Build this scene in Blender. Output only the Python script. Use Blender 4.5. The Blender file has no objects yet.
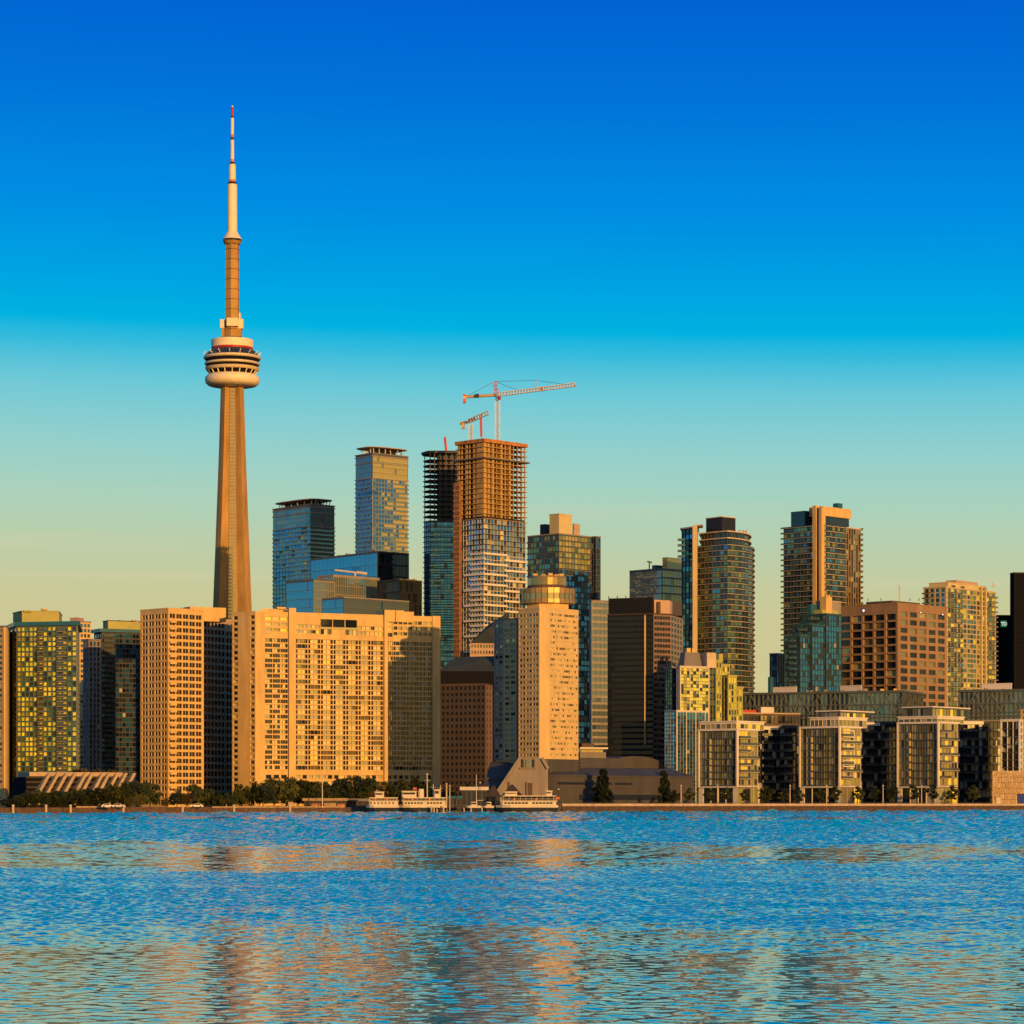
import bpy, math, random
import numpy as np
from mathutils import Vector, Matrix

# ------------------------------------------------------------------ camera, sky, sun
F = 2760.0      # focal length in pixels of the 1024 px frame
HZ = 803.5      # picture row of the horizon
CAMH = 3.5
scn = bpy.context.scene
col = scn.collection
cd = bpy.data.cameras.new("camera")
cam = bpy.data.objects.new("camera", cd)
col.objects.link(cam)
cam.location = (0, 0, CAMH)
cam.rotation_euler = (math.radians(90), 0, 0)
cd.sensor_width = 36.0
cd.lens = 36.0 * F / 1024.0
cd.shift_y = (HZ - 512) / 1024.0
cd.clip_start = 1.0
cd.clip_end = 80000
scn.camera = cam
scn.render.resolution_x = scn.render.resolution_y = 1024
scn.view_settings.view_transform = 'Standard'
scn.view_settings.look = 'None'
scn.view_settings.exposure = 0.0
scn.view_settings.gamma = 1.0
scn.view_settings.use_curve_mapping = False

SUN_AZ = math.radians(27)      # to the right of straight behind the camera
SUN_EL = math.radians(7)
SUN = Vector((math.sin(SUN_AZ) * math.cos(SUN_EL), -math.cos(SUN_AZ) * math.cos(SUN_EL), math.sin(SUN_EL)))
sd = bpy.data.lights.new("sun", 'SUN')
sd.energy = 5.0
sd.angle = math.radians(0.5)
sd.color = (1.0, 0.52, 0.13)
so = bpy.data.objects.new("sun", sd)
col.objects.link(so)
so.location = (300, -300, 400)
so.rotation_euler = SUN.to_track_quat('Z', 'Y').to_euler()


def lin(c):
    def f(v):
        v /= 255.0
        return v / 12.92 if v <= 0.04045 else ((v + 0.055) / 1.055) ** 2.4
    return (f(c[0]), f(c[1]), f(c[2]), 1)


world = bpy.data.worlds.new("World")
scn.world = world
world.use_nodes = True
wt = world.node_tree
wt.nodes.clear()
N = wt.nodes.new
out = N('ShaderNodeOutputWorld')
tc = N('ShaderNodeTexCoord')
sep = N('ShaderNodeSeparateXYZ')
wt.links.new(tc.outputs['Generated'], sep.inputs[0])
mr = N('ShaderNodeMapRange')
mr.inputs['From Min'].default_value = 0.0
mr.inputs['From Max'].default_value = 0.5
tl = N('ShaderNodeMath')          # the gradient lies slightly lower towards the right
tl.operation = 'MULTIPLY_ADD'
tl.inputs[1].default_value = .02
wt.links.new(sep.outputs['X'], tl.inputs[0])
wt.links.new(sep.outputs['Z'], tl.inputs[2])
tw = N('ShaderNodeMath')          # the western sky, well outside the frame, is blue down to lower heights
tw.operation = 'MULTIPLY_ADD'
tw.inputs[1].default_value = -.10
tw.inputs[2].default_value = -.025
wt.links.new(sep.outputs['X'], tw.inputs[0])
tm = N('ShaderNodeMath')
tm.operation = 'MAXIMUM'
tm.inputs[1].default_value = 0
wt.links.new(tw.outputs[0], tm.inputs[0])
ta = N('ShaderNodeMath')
ta.operation = 'ADD'
wt.links.new(tm.outputs[0], ta.inputs[0])
wt.links.new(tl.outputs[0], ta.inputs[1])
wt.links.new(ta.outputs[0], mr.inputs['Value'])
ramp = N('ShaderNodeValToRGB')
stops = [(803, (226, 196, 122)), (720, (212, 196, 136)), (600, (202, 201, 152)), (540, (183, 206, 173)), (500, (169, 209, 189)), (448, (146, 207, 205)),
         (390, (106, 200, 215)), (354, (52, 187, 220)), (332, (0, 178, 224)), (295, (0, 165, 226)), (220, (0, 143, 226)), (100, (0, 115, 217)),
         (0, (0, 99, 208)), (-130, (0, 106, 202)), (-320, (0, 122, 200)), (-800, (0, 116, 184))]
els = ramp.color_ramp.elements
while len(els) > 1:
    els.remove(els[-1])
for i, (py, c) in enumerate(stops):
    t = (HZ - py) / F
    z = t / math.sqrt(1 + t * t)
    e = els[0] if i == 0 else els.new(min(1, z / 0.5))
    e.position = max(0, min(1, z / 0.5))
    e.color = lin(c)
wt.links.new(mr.outputs[0], ramp.inputs[0])
sky = N('ShaderNodeTexSky')
sky.sky_type = 'NISHITA'
sky.sun_disc = False
sky.sun_elevation = SUN_EL
sky.sun_rotation = math.pi - SUN_AZ
sky.dust_density = 2.0
sk = N('ShaderNodeMixRGB')
sk.blend_type = 'MULTIPLY'
sk.inputs[0].default_value = 1
sk.inputs[2].default_value = (0.10, 0.088, 0.062, 1)
wt.links.new(sky.outputs[0], sk.inputs[1])
dot = N('ShaderNodeVectorMath')
dot.operation = 'DOT_PRODUCT'
dot.inputs[1].default_value = (math.sin(SUN_AZ), -math.cos(SUN_AZ), 0)
wt.links.new(tc.outputs['Generated'], dot.inputs[0])
m2 = N('ShaderNodeMapRange')
m2.interpolation_type = 'SMOOTHSTEP'
m2.inputs['From Min'].default_value = -0.1
m2.inputs['From Max'].default_value = 1.0
m2.inputs['To Max'].default_value = 0.62
wt.links.new(dot.outputs['Value'], m2.inputs['Value'])
# faint streaks of high thin cloud low over the skyline
cm = N('ShaderNodeMapping')
cm.inputs['Scale'].default_value = (3.2, 3.2, 95)
cm.inputs['Location'].default_value = (1.3, .4, .0)
wt.links.new(tc.outputs['Generated'], cm.inputs[0])
cn = N('ShaderNodeTexNoise')
cn.inputs['Scale'].default_value = 1.0
cn.inputs['Detail'].default_value = 5
wt.links.new(cm.outputs[0], cn.inputs['Vector'])
cr = N('ShaderNodeMapRange')
cr.interpolation_type = 'SMOOTHSTEP'
cr.inputs['From Min'].default_value = .52
cr.inputs['From Max'].default_value = .72
cr.inputs['To Max'].default_value = .32
wt.links.new(cn.outputs['Fac'], cr.inputs['Value'])
cb = N('ShaderNodeMapRange')      # only below about seven degrees
cb.interpolation_type = 'SMOOTHSTEP'
cb.inputs['From Min'].default_value = .08
cb.inputs['From Max'].default_value = .125
cb.inputs['To Min'].default_value = 1
cb.inputs['To Max'].default_value = 0
wt.links.new(sep.outputs['Z'], cb.inputs['Value'])
cf = N('ShaderNodeMath')
cf.operation = 'MULTIPLY'
wt.links.new(cr.outputs[0], cf.inputs[0])
wt.links.new(cb.outputs[0], cf.inputs[1])
cx = N('ShaderNodeMixRGB')
cx.inputs[2].default_value = lin((224, 210, 172))
wt.links.new(cf.outputs[0], cx.inputs[0])
wt.links.new(ramp.outputs[0], cx.inputs[1])
mx = N('ShaderNodeMixRGB')
wt.links.new(m2.outputs[0], mx.inputs[0])
wt.links.new(cx.outputs[0], mx.inputs[1])
wt.links.new(sk.outputs[0], mx.inputs[2])
bg = N('ShaderNodeBackground')
bg.inputs['Strength'].default_value = 1.0
wt.links.new(mx.outputs[0], bg.inputs['Color'])
wt.links.new(bg.outputs[0], out.inputs['Surface'])


# ------------------------------------------------------------------ picture to ground helpers
def wx(px, Y): return (px - 512) / F * Y
def wz(py, Y): return CAMH + (HZ - py) / F * Y
def P(px, Y): return Vector((wx(px, Y), Y))


def rectb(pl, pc, pr, Y, th):
    """right-angled plan: near corner on pc at depth Y, right face turned th degrees away"""
    th = math.radians(th)
    C = P(pc, Y)
    u = Vector((math.cos(th), math.sin(th)))
    v = Vector((-math.sin(th), math.cos(th)))
    kr = (pr - 512) / F
    kl = (pl - 512) / F
    s = (kr * C.y - C.x) / (u.x - kr * u.y)
    t = (kl * C.y - C.x) / (v.x - kl * v.y)
    return [C + v * t, C, C + u * s, C + u * s + v * t]


def offs(poly, d):
    """offset a plan (counter-clockwise) outward by d"""
    n = len(poly)
    res = []
    for i in range(n):
        a, b, c = poly[i - 1], poly[i], poly[(i + 1) % n]
        e1 = (b - a).normalized()
        e2 = (c - b).normalized()
        n1 = Vector((e1.y, -e1.x))
        n2 = Vector((e2.y, -e2.x))
        k = n1 + n2
        q = k.length_squared
        if q < 0.3:
            res.append(b + n1 * d)
        else:
            res.append(b + k * (2 * d / q))
    return res


# ------------------------------------------------------------------ materials
MATS = {}


def mat(name, color, rough=0.8, metal=0.0, var=0.12, scale=0.15, spec=0.3, bump=0.0, streak=0.0, var2=0.0):
    m = bpy.data.materials.new(name)
    m.use_nodes = True
    t = m.node_tree
    b = t.nodes['Principled BSDF']
    b.inputs['Roughness'].default_value = rough
    b.inputs['Metallic'].default_value = metal
    b.inputs['Specular IOR Level'].default_value = spec
    c = (color[0], color[1], color[2], 1)
    b.inputs['Base Color'].default_value = c
    if var > 0:
        co = t.nodes.new('ShaderNodeTexCoord')
        mp = t.nodes.new('ShaderNodeMapping')
        mp.inputs['Scale'].default_value = (1, 1, 0.25 if streak else 1)
        t.links.new(co.outputs['Object'], mp.inputs[0])
        n = t.nodes.new('ShaderNodeTexNoise')
        n.inputs['Scale'].default_value = scale
        n.inputs['Detail'].default_value = 8
        n.inputs['Roughness'].default_value = 0.65
        t.links.new(mp.outputs[0], n.inputs['Vector'])
        r = t.nodes.new('ShaderNodeMapRange')
        r.inputs['From Min'].default_value = 0.3
        r.inputs['From Max'].default_value = 0.7
        r.inputs['To Min'].default_value = 1 - var * 1.6
        r.inputs['To Max'].default_value = 1 + var
        t.links.new(n.outputs['Fac'], r.inputs['Value'])
        h = t.nodes.new('ShaderNodeMixRGB')
        h.blend_type = 'MULTIPLY'
        h.inputs[0].default_value = 1
        h.inputs[1].default_value = c
        t.links.new(r.outputs[0], h.inputs[2])
        t.links.new(h.outputs[0], b.inputs['Base Color'])
    if bump > 0:
        n2 = t.nodes.new('ShaderNodeTexNoise')
        n2.inputs['Scale'].default_value = 0.35
        co2 = t.nodes.new('ShaderNodeTexCoord')
        t.links.new(co2.outputs['Object'], n2.inputs['Vector'])
        bp = t.nodes.new('ShaderNodeBump')
        bp.inputs['Strength'].default_value = bump
        bp.inputs['Distance'].default_value = 0.15
        t.links.new(n2.outputs['Fac'], bp.inputs['Height'])
        t.links.new(bp.outputs[0], b.inputs['Normal'])
    MATS[name] = m
    return m


mat('tan', (.57, .37, .14), streak=1, var=.13, scale=.3)
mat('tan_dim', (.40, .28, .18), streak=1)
mat('hotel', (.55, .37, .15), streak=1, var=.11, scale=.3)
mat('tower_concrete', (.40, .225, .066), streak=1, var=.22, scale=.12)
mat('tower_white', (.72, .58, .38), rough=.5, var=.08)
mat('red', (.36, .02, .015), rough=.5, var=.05)
mat('orange', (.6, .16, .03), rough=.6, var=.1)
mat('matteblack', (.010, .010, .013), rough=.9, var=.05, spec=.04)
mat('shadow_glass', (.013, .013, .018), rough=.6, var=.1, spec=.08)  # dark colour stands in for the shade on the office tower
mat('pod_metal', (.74, .58, .33), rough=.3, metal=.22, var=.06)
mat('darkbrown', (.042, .030, .025), streak=1)
mat('grey', (.17, .15, .14), streak=1)
mat('podium', (.23, .19, .16), streak=1, var=.18)
mat('darkgrey', (.06, .055, .055), streak=1)
mat('black', (.015, .015, .018), rough=.5)
mat('brownwall', (.085, .055, .042), streak=1)
mat('brick', (.265, .16, .088), streak=1, var=.14)
mat('pinkdark', (.19, .12, .09), streak=1)
mat('hall', (.062, .055, .052), streak=1, var=.18)  # podium concrete darkened in colour to carry the shade on the wings
mat('hoist', (.21, .105, .05), var=.3, scale=.5)
mat('frame_dark', (.028, .045, .05), rough=.4)
mat('white', (.62, .55, .45), rough=.6, var=.08)
mat('offwhite', (.52, .45, .36), rough=.6, var=.12)
mat('slab', (.50, .39, .26), var=.12)
mat('slabgrey', (.25, .215, .17), var=.12)
mat('pink', (.42, .27, .19), var=.1)
mat('penthouse', (.34, .32, .10), var=.1)
mat('cream', (.50, .40, .20), var=.08)
mat('condowall', (.40, .31, .18), var=.1, streak=1)
mat('rawconc', (.42, .26, .10), var=.3, scale=.3)
mat('rawdark', (.10, .09, .085), var=.3, scale=.3)
mat('form', (.42, .17, .05), var=.35, scale=.5)
mat('greenroof', (.035, .04, .028), var=.2)
mat('tealfascia', (.02, .10, .14), rough=.3, var=.1)
mat('frame_metal', (.10, .11, .11), rough=.45, metal=.3, var=.1)
mat('bronze', (.40, .25, .09), rough=.4, metal=.5, var=.2)
mat('copper', (.74, .50, .24), var=.35, scale=1.5)
mat('wood', (.10, .055, .03), var=.35, scale=.8)
mat('post', (.50, .36, .22), var=.2)
mat('stone', (.42, .31, .21), var=.2, scale=.4)
mat('rubble', (.085, .05, .035), var=.5, scale=1.2, bump=.5)
mat('pave', (.22, .18, .14), var=.2, scale=.3)
mat('land', (.05, .045, .035), var=.3, scale=.02)
mat('trunk', (.06, .04, .025), var=.2, scale=2)
mat('steel', (.62, .55, .48), rough=.5, var=.1)
mat('crane_red', (.55, .07, .04), rough=.5, var=.1)
mat('hull_dark', (.02, .02, .025), rough=.4)
mat('boat_white', (.56, .46, .33), rough=.45, var=.08, scale=.6)
mat('sign_green', (.01, .14, .05), rough=.5, var=.0)
mat('sign_white', (.8, .8, .75), rough=.5, var=.0)
for nm_, c_ in (('sign_green', (.01, .16, .05, 1)), ('sign_white', (.7, .7, .65, 1))):
    b_ = MATS[nm_].node_tree.nodes['Principled BSDF']   # a backlit sign
    b_.inputs['Emission Color'].default_value = c_
    b_.inputs['Emission Strength'].default_value = .8
mat('sign_blue', (.05, .08, .3), rough=.5, var=.03)
mat('shed_tan', (.34, .22, .12), var=.25, scale=.6)
mat('rooftile', (.05, .035, .03), var=.25, scale=.8)
# glass, what stands behind it, and reflections painted as pane colour
def glass(name, c, metal=.75, rough=.06, bump=.12):
    return mat(name, c, rough=rough, metal=metal, var=.10, scale=.08, spec=.6, bump=bump)
glass('g_teal', (.06, .27, .46))
glass('g_blue', (.05, .19, .40))
glass('g_gold', (.60, .44, .13), metal=.55, rough=.22)  # gold of the reflected sunrise put into the glass colour
glass('g_green', (.15, .22, .12))
glass('g_dark', (.035, .045, .055), metal=.5)
glass('g_black', (.012, .014, .02), metal=.3)
glass('g_warm', (.30, .26, .14), metal=.6)
glass('g_gray', (.19, .25, .26), metal=.6)
glass('g_yellow', (.34, .32, .06), metal=.4, rough=.38)
glass('g_bronze', (.40, .24, .08), metal=.7, rough=.15)
glass('g_rail', (.13, .25, .25), metal=.55, rough=.12)
glass('g_raildark', (.10, .11, .09), metal=.5, rough=.2)
mat('sunrise_yellow', (.68, .61, .08), rough=.45, var=.15, spec=.2)  # sunrise reflected in window glass, painted as flat yellow panes
mat('sunrise_lime', (.46, .50, .07), rough=.45, var=.15, spec=.2)  # the same painted sunrise reflection in yellow green
mat('blind_cream', (.56, .46, .22), rough=.45, var=.12, spec=.25)
mat('blind_olive', (.31, .28, .13), rough=.35, var=.15, spec=.5)
mat('blind_grey', (.30, .28, .22), rough=.35, var=.15, spec=.5)

PAL = {
    'lime': [('sunrise_yellow', 20), ('sunrise_lime', 30), ('g_yellow', 12), ('g_green', 14), ('g_dark', 18), ('blind_olive', 6)],
    'condo': [('sunrise_yellow', 3), ('sunrise_lime', 10), ('g_green', 44), ('g_dark', 26), ('g_yellow', 9), ('blind_olive', 10), ('g_teal', 5)],
    'teal': [('g_teal', 50), ('g_dark', 25), ('g_blue', 20), ('blind_grey', 2)],
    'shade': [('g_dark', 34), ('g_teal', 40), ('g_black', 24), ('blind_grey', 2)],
    'res': [('blind_cream', 36), ('blind_olive', 22), ('g_warm', 14), ('g_dark', 16), ('blind_grey', 8), ('g_yellow', 4)],
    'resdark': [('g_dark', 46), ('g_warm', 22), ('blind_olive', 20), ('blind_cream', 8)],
    'tower_d': [('g_dark', 52), ('g_warm', 18), ('blind_olive', 18), ('g_black', 14), ('g_yellow', 2)],
    'hotel': [('blind_olive', 30), ('g_warm', 26), ('g_dark', 24), ('blind_grey', 18), ('blind_cream', 6)],
    'hotelr': [('blind_cream', 56), ('blind_olive', 10), ('g_dark', 34), ('g_warm', 6)],
    'dark': [('g_dark', 52), ('g_black', 46)],
    'office': [('g_dark', 50), ('g_warm', 26), ('g_black', 20), ('blind_olive', 4)],
    'green': [('g_green', 44), ('g_dark', 26), ('g_warm', 16), ('g_yellow', 8), ('blind_olive', 6)],
    'pav': [('g_warm', 34), ('blind_olive', 26), ('g_gray', 26), ('g_dark', 8), ('blind_grey', 12)],
    'pavy': [('g_yellow', 36), ('sunrise_yellow', 20), ('blind_olive', 16), ('g_warm', 16), ('g_dark', 16)],  # yellow sunlight of the sunny sides put into the pane colours
    'blue': [('g_blue', 60), ('g_teal', 34), ('g_dark', 10)],
    'bluewarm': [('g_blue', 28), ('g_gray', 40), ('blind_grey', 4), ('g_dark', 24), ('blind_cream', 3)],
    'ice': [('g_blue', 34), ('g_gray', 30), ('g_teal', 20), ('g_dark', 10), ('blind_cream', 4)],
    'matte': [('matteblack', 1)],
    'greend': [('g_green', 34), ('g_dark', 52), ('g_teal', 6), ('g_yellow', 6)], 'wing': [('g_dark', 50), ('g_black', 16), ('blind_grey', 24)], 'nwin': [('g_black', 100)],
    'gray': [('g_gray', 97), ('g_teal', 3)], 'gold': [('g_gold', 92), ('g_warm', 8)], 'icewarm': [('g_blue', 42), ('g_gray', 46), ('g_dark', 6), ('blind_cream', 4)],
    'olive': [('g_warm', 60), ('g_gray', 30), ('g_yellow', 4)],
    'tealflat': [('g_teal', 96), ('g_blue', 4)],
    'bronze': [('g_bronze', 80), ('g_yellow', 20)],
}


# ------------------------------------------------------------------ mesh collector
class MB:
    def __init__(self):
        self.v, self.f, self.m, self.mats = [], [], [], []

    def mi(self, name):
        if name not in self.mats:
            self.mats.append(name)
        return self.mats.index(name)

    def add(self, vs, fs, mt):
        o = len(self.v)
        self.v += [tuple(x) for x in vs]
        k = self.mi(mt)
        for f in fs:
            self.f.append([o + i for i in f])
            self.m.append(k)

    def obox(self, A, u, n, w0, w1, d0, d1, z0, z1, mt):
        """box along facade direction u, depth along outward normal n"""
        vs = []
        for z in (z0, z1):
            for w, d in ((w0, d1), (w1, d1), (w1, d0), (w0, d0)):
                p = A + u * w + n * d
                vs.append((p.x, p.y, z))
        self.add(vs, [(0, 1, 5, 4), (1, 2, 6, 5), (2, 3, 7, 6), (3, 0, 4, 7), (4, 5, 6, 7), (3, 2, 1, 0)], mt)

    def box(self, x0, x1, y0, y1, z0, z1, mt):
        self.obox(Vector((x0, y0)), Vector((1, 0)), Vector((0, -1)), 0, x1 - x0, y0 - y1, 0, z0, z1, mt)

    def prism(self, poly, z0, z1, mt, poly1=None):
        n = len(poly)
        q = poly1 or poly
        vs = [(p.x, p.y, z0) for p in poly] + [(p.x, p.y, z1) for p in q]
        fs = [(i, (i + 1) % n, n + (i + 1) % n, n + i) for i in range(n)]
        fs += [tuple(range(n, 2 * n)), tuple(range(n - 1, -1, -1))]
        self.add(vs, fs, mt)

    def bar(self, a, b, r, mt, seg=5, r2=None):
        a, b = Vector(a), Vector(b)
        d = (b - a).normalized()
        s = d.orthogonal().normalized()
        t = d.cross(s)
        r2 = r if r2 is None else r2
        vs = []
        for p, rr in ((a, r), (b, r2)):
            for k in range(seg):
                an = 2 * math.pi * k / seg
                vs.append(p + (s * math.cos(an) + t * math.sin(an)) * rr)
        fs = [(k, (k + 1) % seg, seg + (k + 1) % seg, seg + k) for k in range(seg)]
        fs += [tuple(range(seg - 1, -1, -1)), tuple(range(seg, 2 * seg))]
        self.add(vs, fs, mt)

    def lathe(self, prof, c, mt, seg=48):
        """prof: list of (r, z); material may be a list, one per segment"""
        o = len(self.v)
        for r, z in prof:
            for k in range(seg):
                an = 2 * math.pi * k / seg
                self.v.append((c.x + r * math.cos(an), c.y + r * math.sin(an), z))
        for i in range(len(prof) - 1):
            k0 = self.mi(mt[i] if isinstance(mt, list) else mt)
            for k in range(seg):
                a = o + i * seg + k
                b = o + i * seg + (k + 1) % seg
                self.f.append([a, b, b + seg, a + seg])
                self.m.append(k0)
        k0 = self.mi(mt[0] if isinstance(mt, list) else mt)
        self.f.append([o + k for k in range(seg - 1, -1, -1)])
        self.m.append(k0)
        self.f.append([o + (len(prof) - 1) * seg + k for k in range(seg)])
        self.m.append(k0)

    def mesh(self, name, origin=(0, 0, 0)):
        me = bpy.data.meshes.new(name)
        ox, oy, oz = origin
        me.from_pydata([(x - ox, y - oy, z - oz) for x, y, z in self.v], [], self.f)
        for n in self.mats:
            me.materials.append(MATS[n])
        me.polygons.foreach_set('material_index', self.m)
        me.update()
        return me

    def build(self, name, parent=None, loc=None, smooth=False):
        """one mesh object; a child keeps the thing's own origin"""
        if parent is not None and loc is None:
            loc = wloc(parent)
        loc = loc or (0, 0, 0)
        me = self.mesh(name, loc)
        if smooth:
            me.polygons.foreach_set('use_smooth', [True] * len(me.polygons))
        o = bpy.data.objects.new(name, me)
        col.objects.link(o)
        if parent is not None:
            o.parent = parent
        else:
            o.location = loc
        return o


WL = {}


def wloc(o):
    return WL.get(o.name, (0, 0, 0))


def tag(o, label=None, cat=None, group=None, kind=None):
    if label: o['label'] = label
    if cat: o['category'] = cat
    if group: o['group'] = group
    if kind: o['kind'] = kind
    return o


def thing(name, label, cat, loc, group=None):
    o = bpy.data.objects.new(name, None)
    o.empty_display_size = 2
    col.objects.link(o)
    o.location = loc
    WL[o.name] = tuple(loc)
    return tag(o, label, cat, group)


def part(mb, name, parent):
    """child whose own origin is the thing's origin; sub-parts work the same way"""
    o = mb.build(name, parent)
    WL[o.name] = wloc(parent)
    return o


GROUND = 2.0


# ------------------------------------------------------------------ building kit
class Building:
    def __init__(self, name, label, cat, base, group=None, vis=None, seed=0):
        self.loc = (base.x, base.y, GROUND)
        self.root = thing(name, label, cat, self.loc, group)
        self.walls = {}
        self.panes = []
        self.nbal = 0
        self.vis = vis if vis is not None else 803
        self.r = random.Random(len(label) * 31 + seed)

    def mb(self, nm='wall'):
        return self.walls.setdefault(nm, MB())

    def core(self, poly, z0, z1, mt, inset=.5, nm='wall'):
        self.mb(nm).prism(offs(poly, -inset), z0, z1, mt)

    def roof(self, poly, z, mt, h=.6, out=.15, nm='roof'):
        m = MB()
        m.prism(offs(poly, out), z, z + h, mt)
        return part(m, nm, self.root)

    def facade(self, A, B, z0, z1, cols, rows, pier=.3, span=.4, rec=.4, ml=.4, mr=.4, mt=.8, mb=0., pal='dark',
               wm='tan', cell=None, pat=None, sm=None, group=1, mull=None, tilt=.25, nm='wall', skip=None, win='window', pairs=None):
        sm = sm or wm
        W = self.mb(nm)
        L = (B - A).length
        u = (B - A) / L
        n = Vector((u.y, -u.x))
        e = .02
        cw = (L - ml - mr) / cols
        rh = (z1 - z0 - mt - mb) / rows
        if ml > .05: W.obox(A, u, n, e, ml, -rec, 0, z0, z1, wm)
        if mr > .05: W.obox(A, u, n, L - mr, L - e, -rec, 0, z0, z1, wm)
        if mt > .05: W.obox(A, u, n, max(ml, e), L - max(mr, e), -rec, -.01, z1 - mt, z1, wm)
        if mb > .05: W.obox(A, u, n, max(ml, e), L - max(mr, e), -rec, -.01, z0, z0 + mb, wm)
        mull = pier if mull is None else mull
        pw = [(pier if (c % group == 0) else mull) * cw for c in range(cols + 1)]
        xs = [ml + c * cw for c in range(cols + 1)]
        if pat:     # uneven panes inside each group
            xs = [ml]
            for c in range(cols):
                xs.append(xs[-1] + cw * group * pat[c % group])
        for c in range(cols + 1):
            x = xs[c]
            a = max(ml, x - pw[c] / 2)
            b = min(L - mr, x + pw[c] / 2)
            if b - a > .02:
                W.obox(A, u, n, a, b, -rec, -.005 if c % group == 0 else -.06, z0 + mb, z1 - mt, wm)
        sh = span * rh
        if sh > .02:
            for r in range(rows):
                zz = z0 + mb + r * rh
                W.obox(A, u, n, ml, L - mr, -rec, -.03, zz, zz + sh, sm)
        pl = PAL[pal]
        tot = sum(w for _, w in pl)
        for r in range(rows):
            zc = z0 + mb + r * rh + sh + (rh - sh) / 2
            for c in range(cols):
                if skip and skip(c, r):
                    continue
                a = xs[c] + pw[c] / 2
                b = xs[c + 1] - pw[c + 1] / 2
                k = self.r.random() * tot
                fx = cell(c, r, self.r) if cell else None
                for nme, w in pl:
                    k -= w
                    if k <= 0:
                        break
                nme = fx or nme
                p = A + u * ((a + b) / 2) + n * (-rec + .1)
                vd = Vector((p.x, p.y)).normalized()
                pa = (b - a) * (rh - sh) * max(0, -(n.dot(vd))) / (p.y * p.y) * 1e6
                ypx = HZ - (zc - CAMH) * F / p.y
                xpx = 512 + p.x / p.y * F
                if ypx > self.vis or xpx < -3 or xpx > 1027:
                    pa *= .001
                ta, tb = self.r.gauss(0, tilt), self.r.gauss(0, tilt)
                self.panes.append((pa, Vector((p.x, p.y, zc)), u, n, b - a + .04, rh - sh + .04, nme,
                                   math.tan(math.radians(ta)), math.tan(math.radians(tb)), win))

    @staticmethod
    def pane_geo(m, pn, rel):
        _, c, u, n, w, h, mt, ta, tb, _ = pn
        vs = []
        for d in (-.08, .0):
            for x, z in ((-w / 2, -h / 2), (w / 2, -h / 2), (w / 2, h / 2), (-w / 2, h / 2)):
                dd = d + x * ta + z * tb
                q = Vector((u.x * x + n.x * dd, u.y * x + n.y * dd, z)) + rel
                vs.append(q)
        m.add(vs, [(4, 5, 6, 7), (0, 1, 5, 4), (1, 2, 6, 5), (2, 3, 7, 6), (3, 0, 4, 7)], mt)

    def balcony(self, A, B, w0, w1, z, proj, mt, rail=None, rh=1.0, th=.25, d0=0.0, parent=None, name='balcony'):
        u = (B - A).normalized()
        n = Vector((u.y, -u.x))
        m = MB() if self.nbal < 100 else self.mb('balcony_rest')
        m.obox(A, u, n, w0, w1, d0, proj, z, z + th, mt)
        if rail:
            m.obox(A, u, n, w0, w1, proj - .1, proj - .02, z + th, z + th + rh, rail)
            m.obox(A, u, n, w0, w0 + .08, d0, proj - .1, z + th, z + th + rh, rail)
            m.obox(A, u, n, w1 - .08, w1, d0, proj - .1, z + th, z + th + rh, rail)
        self.nbal += 1
        if self.nbal <= 100:
            part(m, name, self.root)

    def rings(self, poly, zs, out, th, mt, rail=None, rh=1.0, name='balcony', jit=0):
        """one projecting slab (with its railing) round the plan on every floor"""
        m = MB()
        q = offs(poly, out)
        m.prism(q, 0, th, mt)
        if rail:
            n = len(q)
            qi = offs(poly, out - .12)
            vs = [(p.x, p.y, th) for p in q] + [(p.x, p.y, th + rh) for p in q] + \
                 [(p.x, p.y, th) for p in qi] + [(p.x, p.y, th + rh) for p in qi]
            fs = []
            for i in range(n):
                j = (i + 1) % n
                fs += [(i, j, n + j, n + i), (n + i, n + j, 3 * n + j, 3 * n + i), (2 * n + j, 2 * n + i, 3 * n + i, 3 * n + j)]
            m.add(vs, fs, rail)
        me = m.mesh(name, (self.loc[0], self.loc[1], 0))
        for z in zs:
            o = bpy.data.objects.new(name, me)
            col.objects.link(o)
            o.parent = self.root
            o.location = (0, 0, z - self.loc[2])
            self.nbal += 1

    def block(self, poly, z0, z1, mt, nm='penthouse', roof=None, vents=0):
        m = MB()
        m.prism(poly, z0, z1, mt)
        if roof:
            m.prism(offs(poly, .2), z1, z1 + .4, roof)
        return part(m, nm, self.root)

    def units(self, poly, z, n, mt='grey', s=(1.2, 3.2)):
        """small plant boxes on a roof"""
        c = sum(poly, Vector((0, 0))) / len(poly)
        e1 = (poly[1] - poly[0]).normalized()
        e2 = Vector((-e1.y, e1.x))
        for _ in range(n):
            k = self.r.randrange(len(poly))
            p = c + (poly[k] - c) * self.r.uniform(.1, .75)
            a, b, h = self.r.uniform(*s), self.r.uniform(*s), self.r.uniform(.8, 2.2)
            m = MB()
            m.prism([p - e1 * a - e2 * b, p + e1 * a - e2 * b, p + e1 * a + e2 * b, p - e1 * a + e2 * b][::1] if e1.x * e2.y - e1.y * e2.x > 0
                    else [p - e1 * a - e2 * b, p - e1 * a + e2 * b, p + e1 * a + e2 * b, p + e1 * a - e2 * b], z, z + h, mt)
            part(m, 'roof_unit', self.root)

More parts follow.
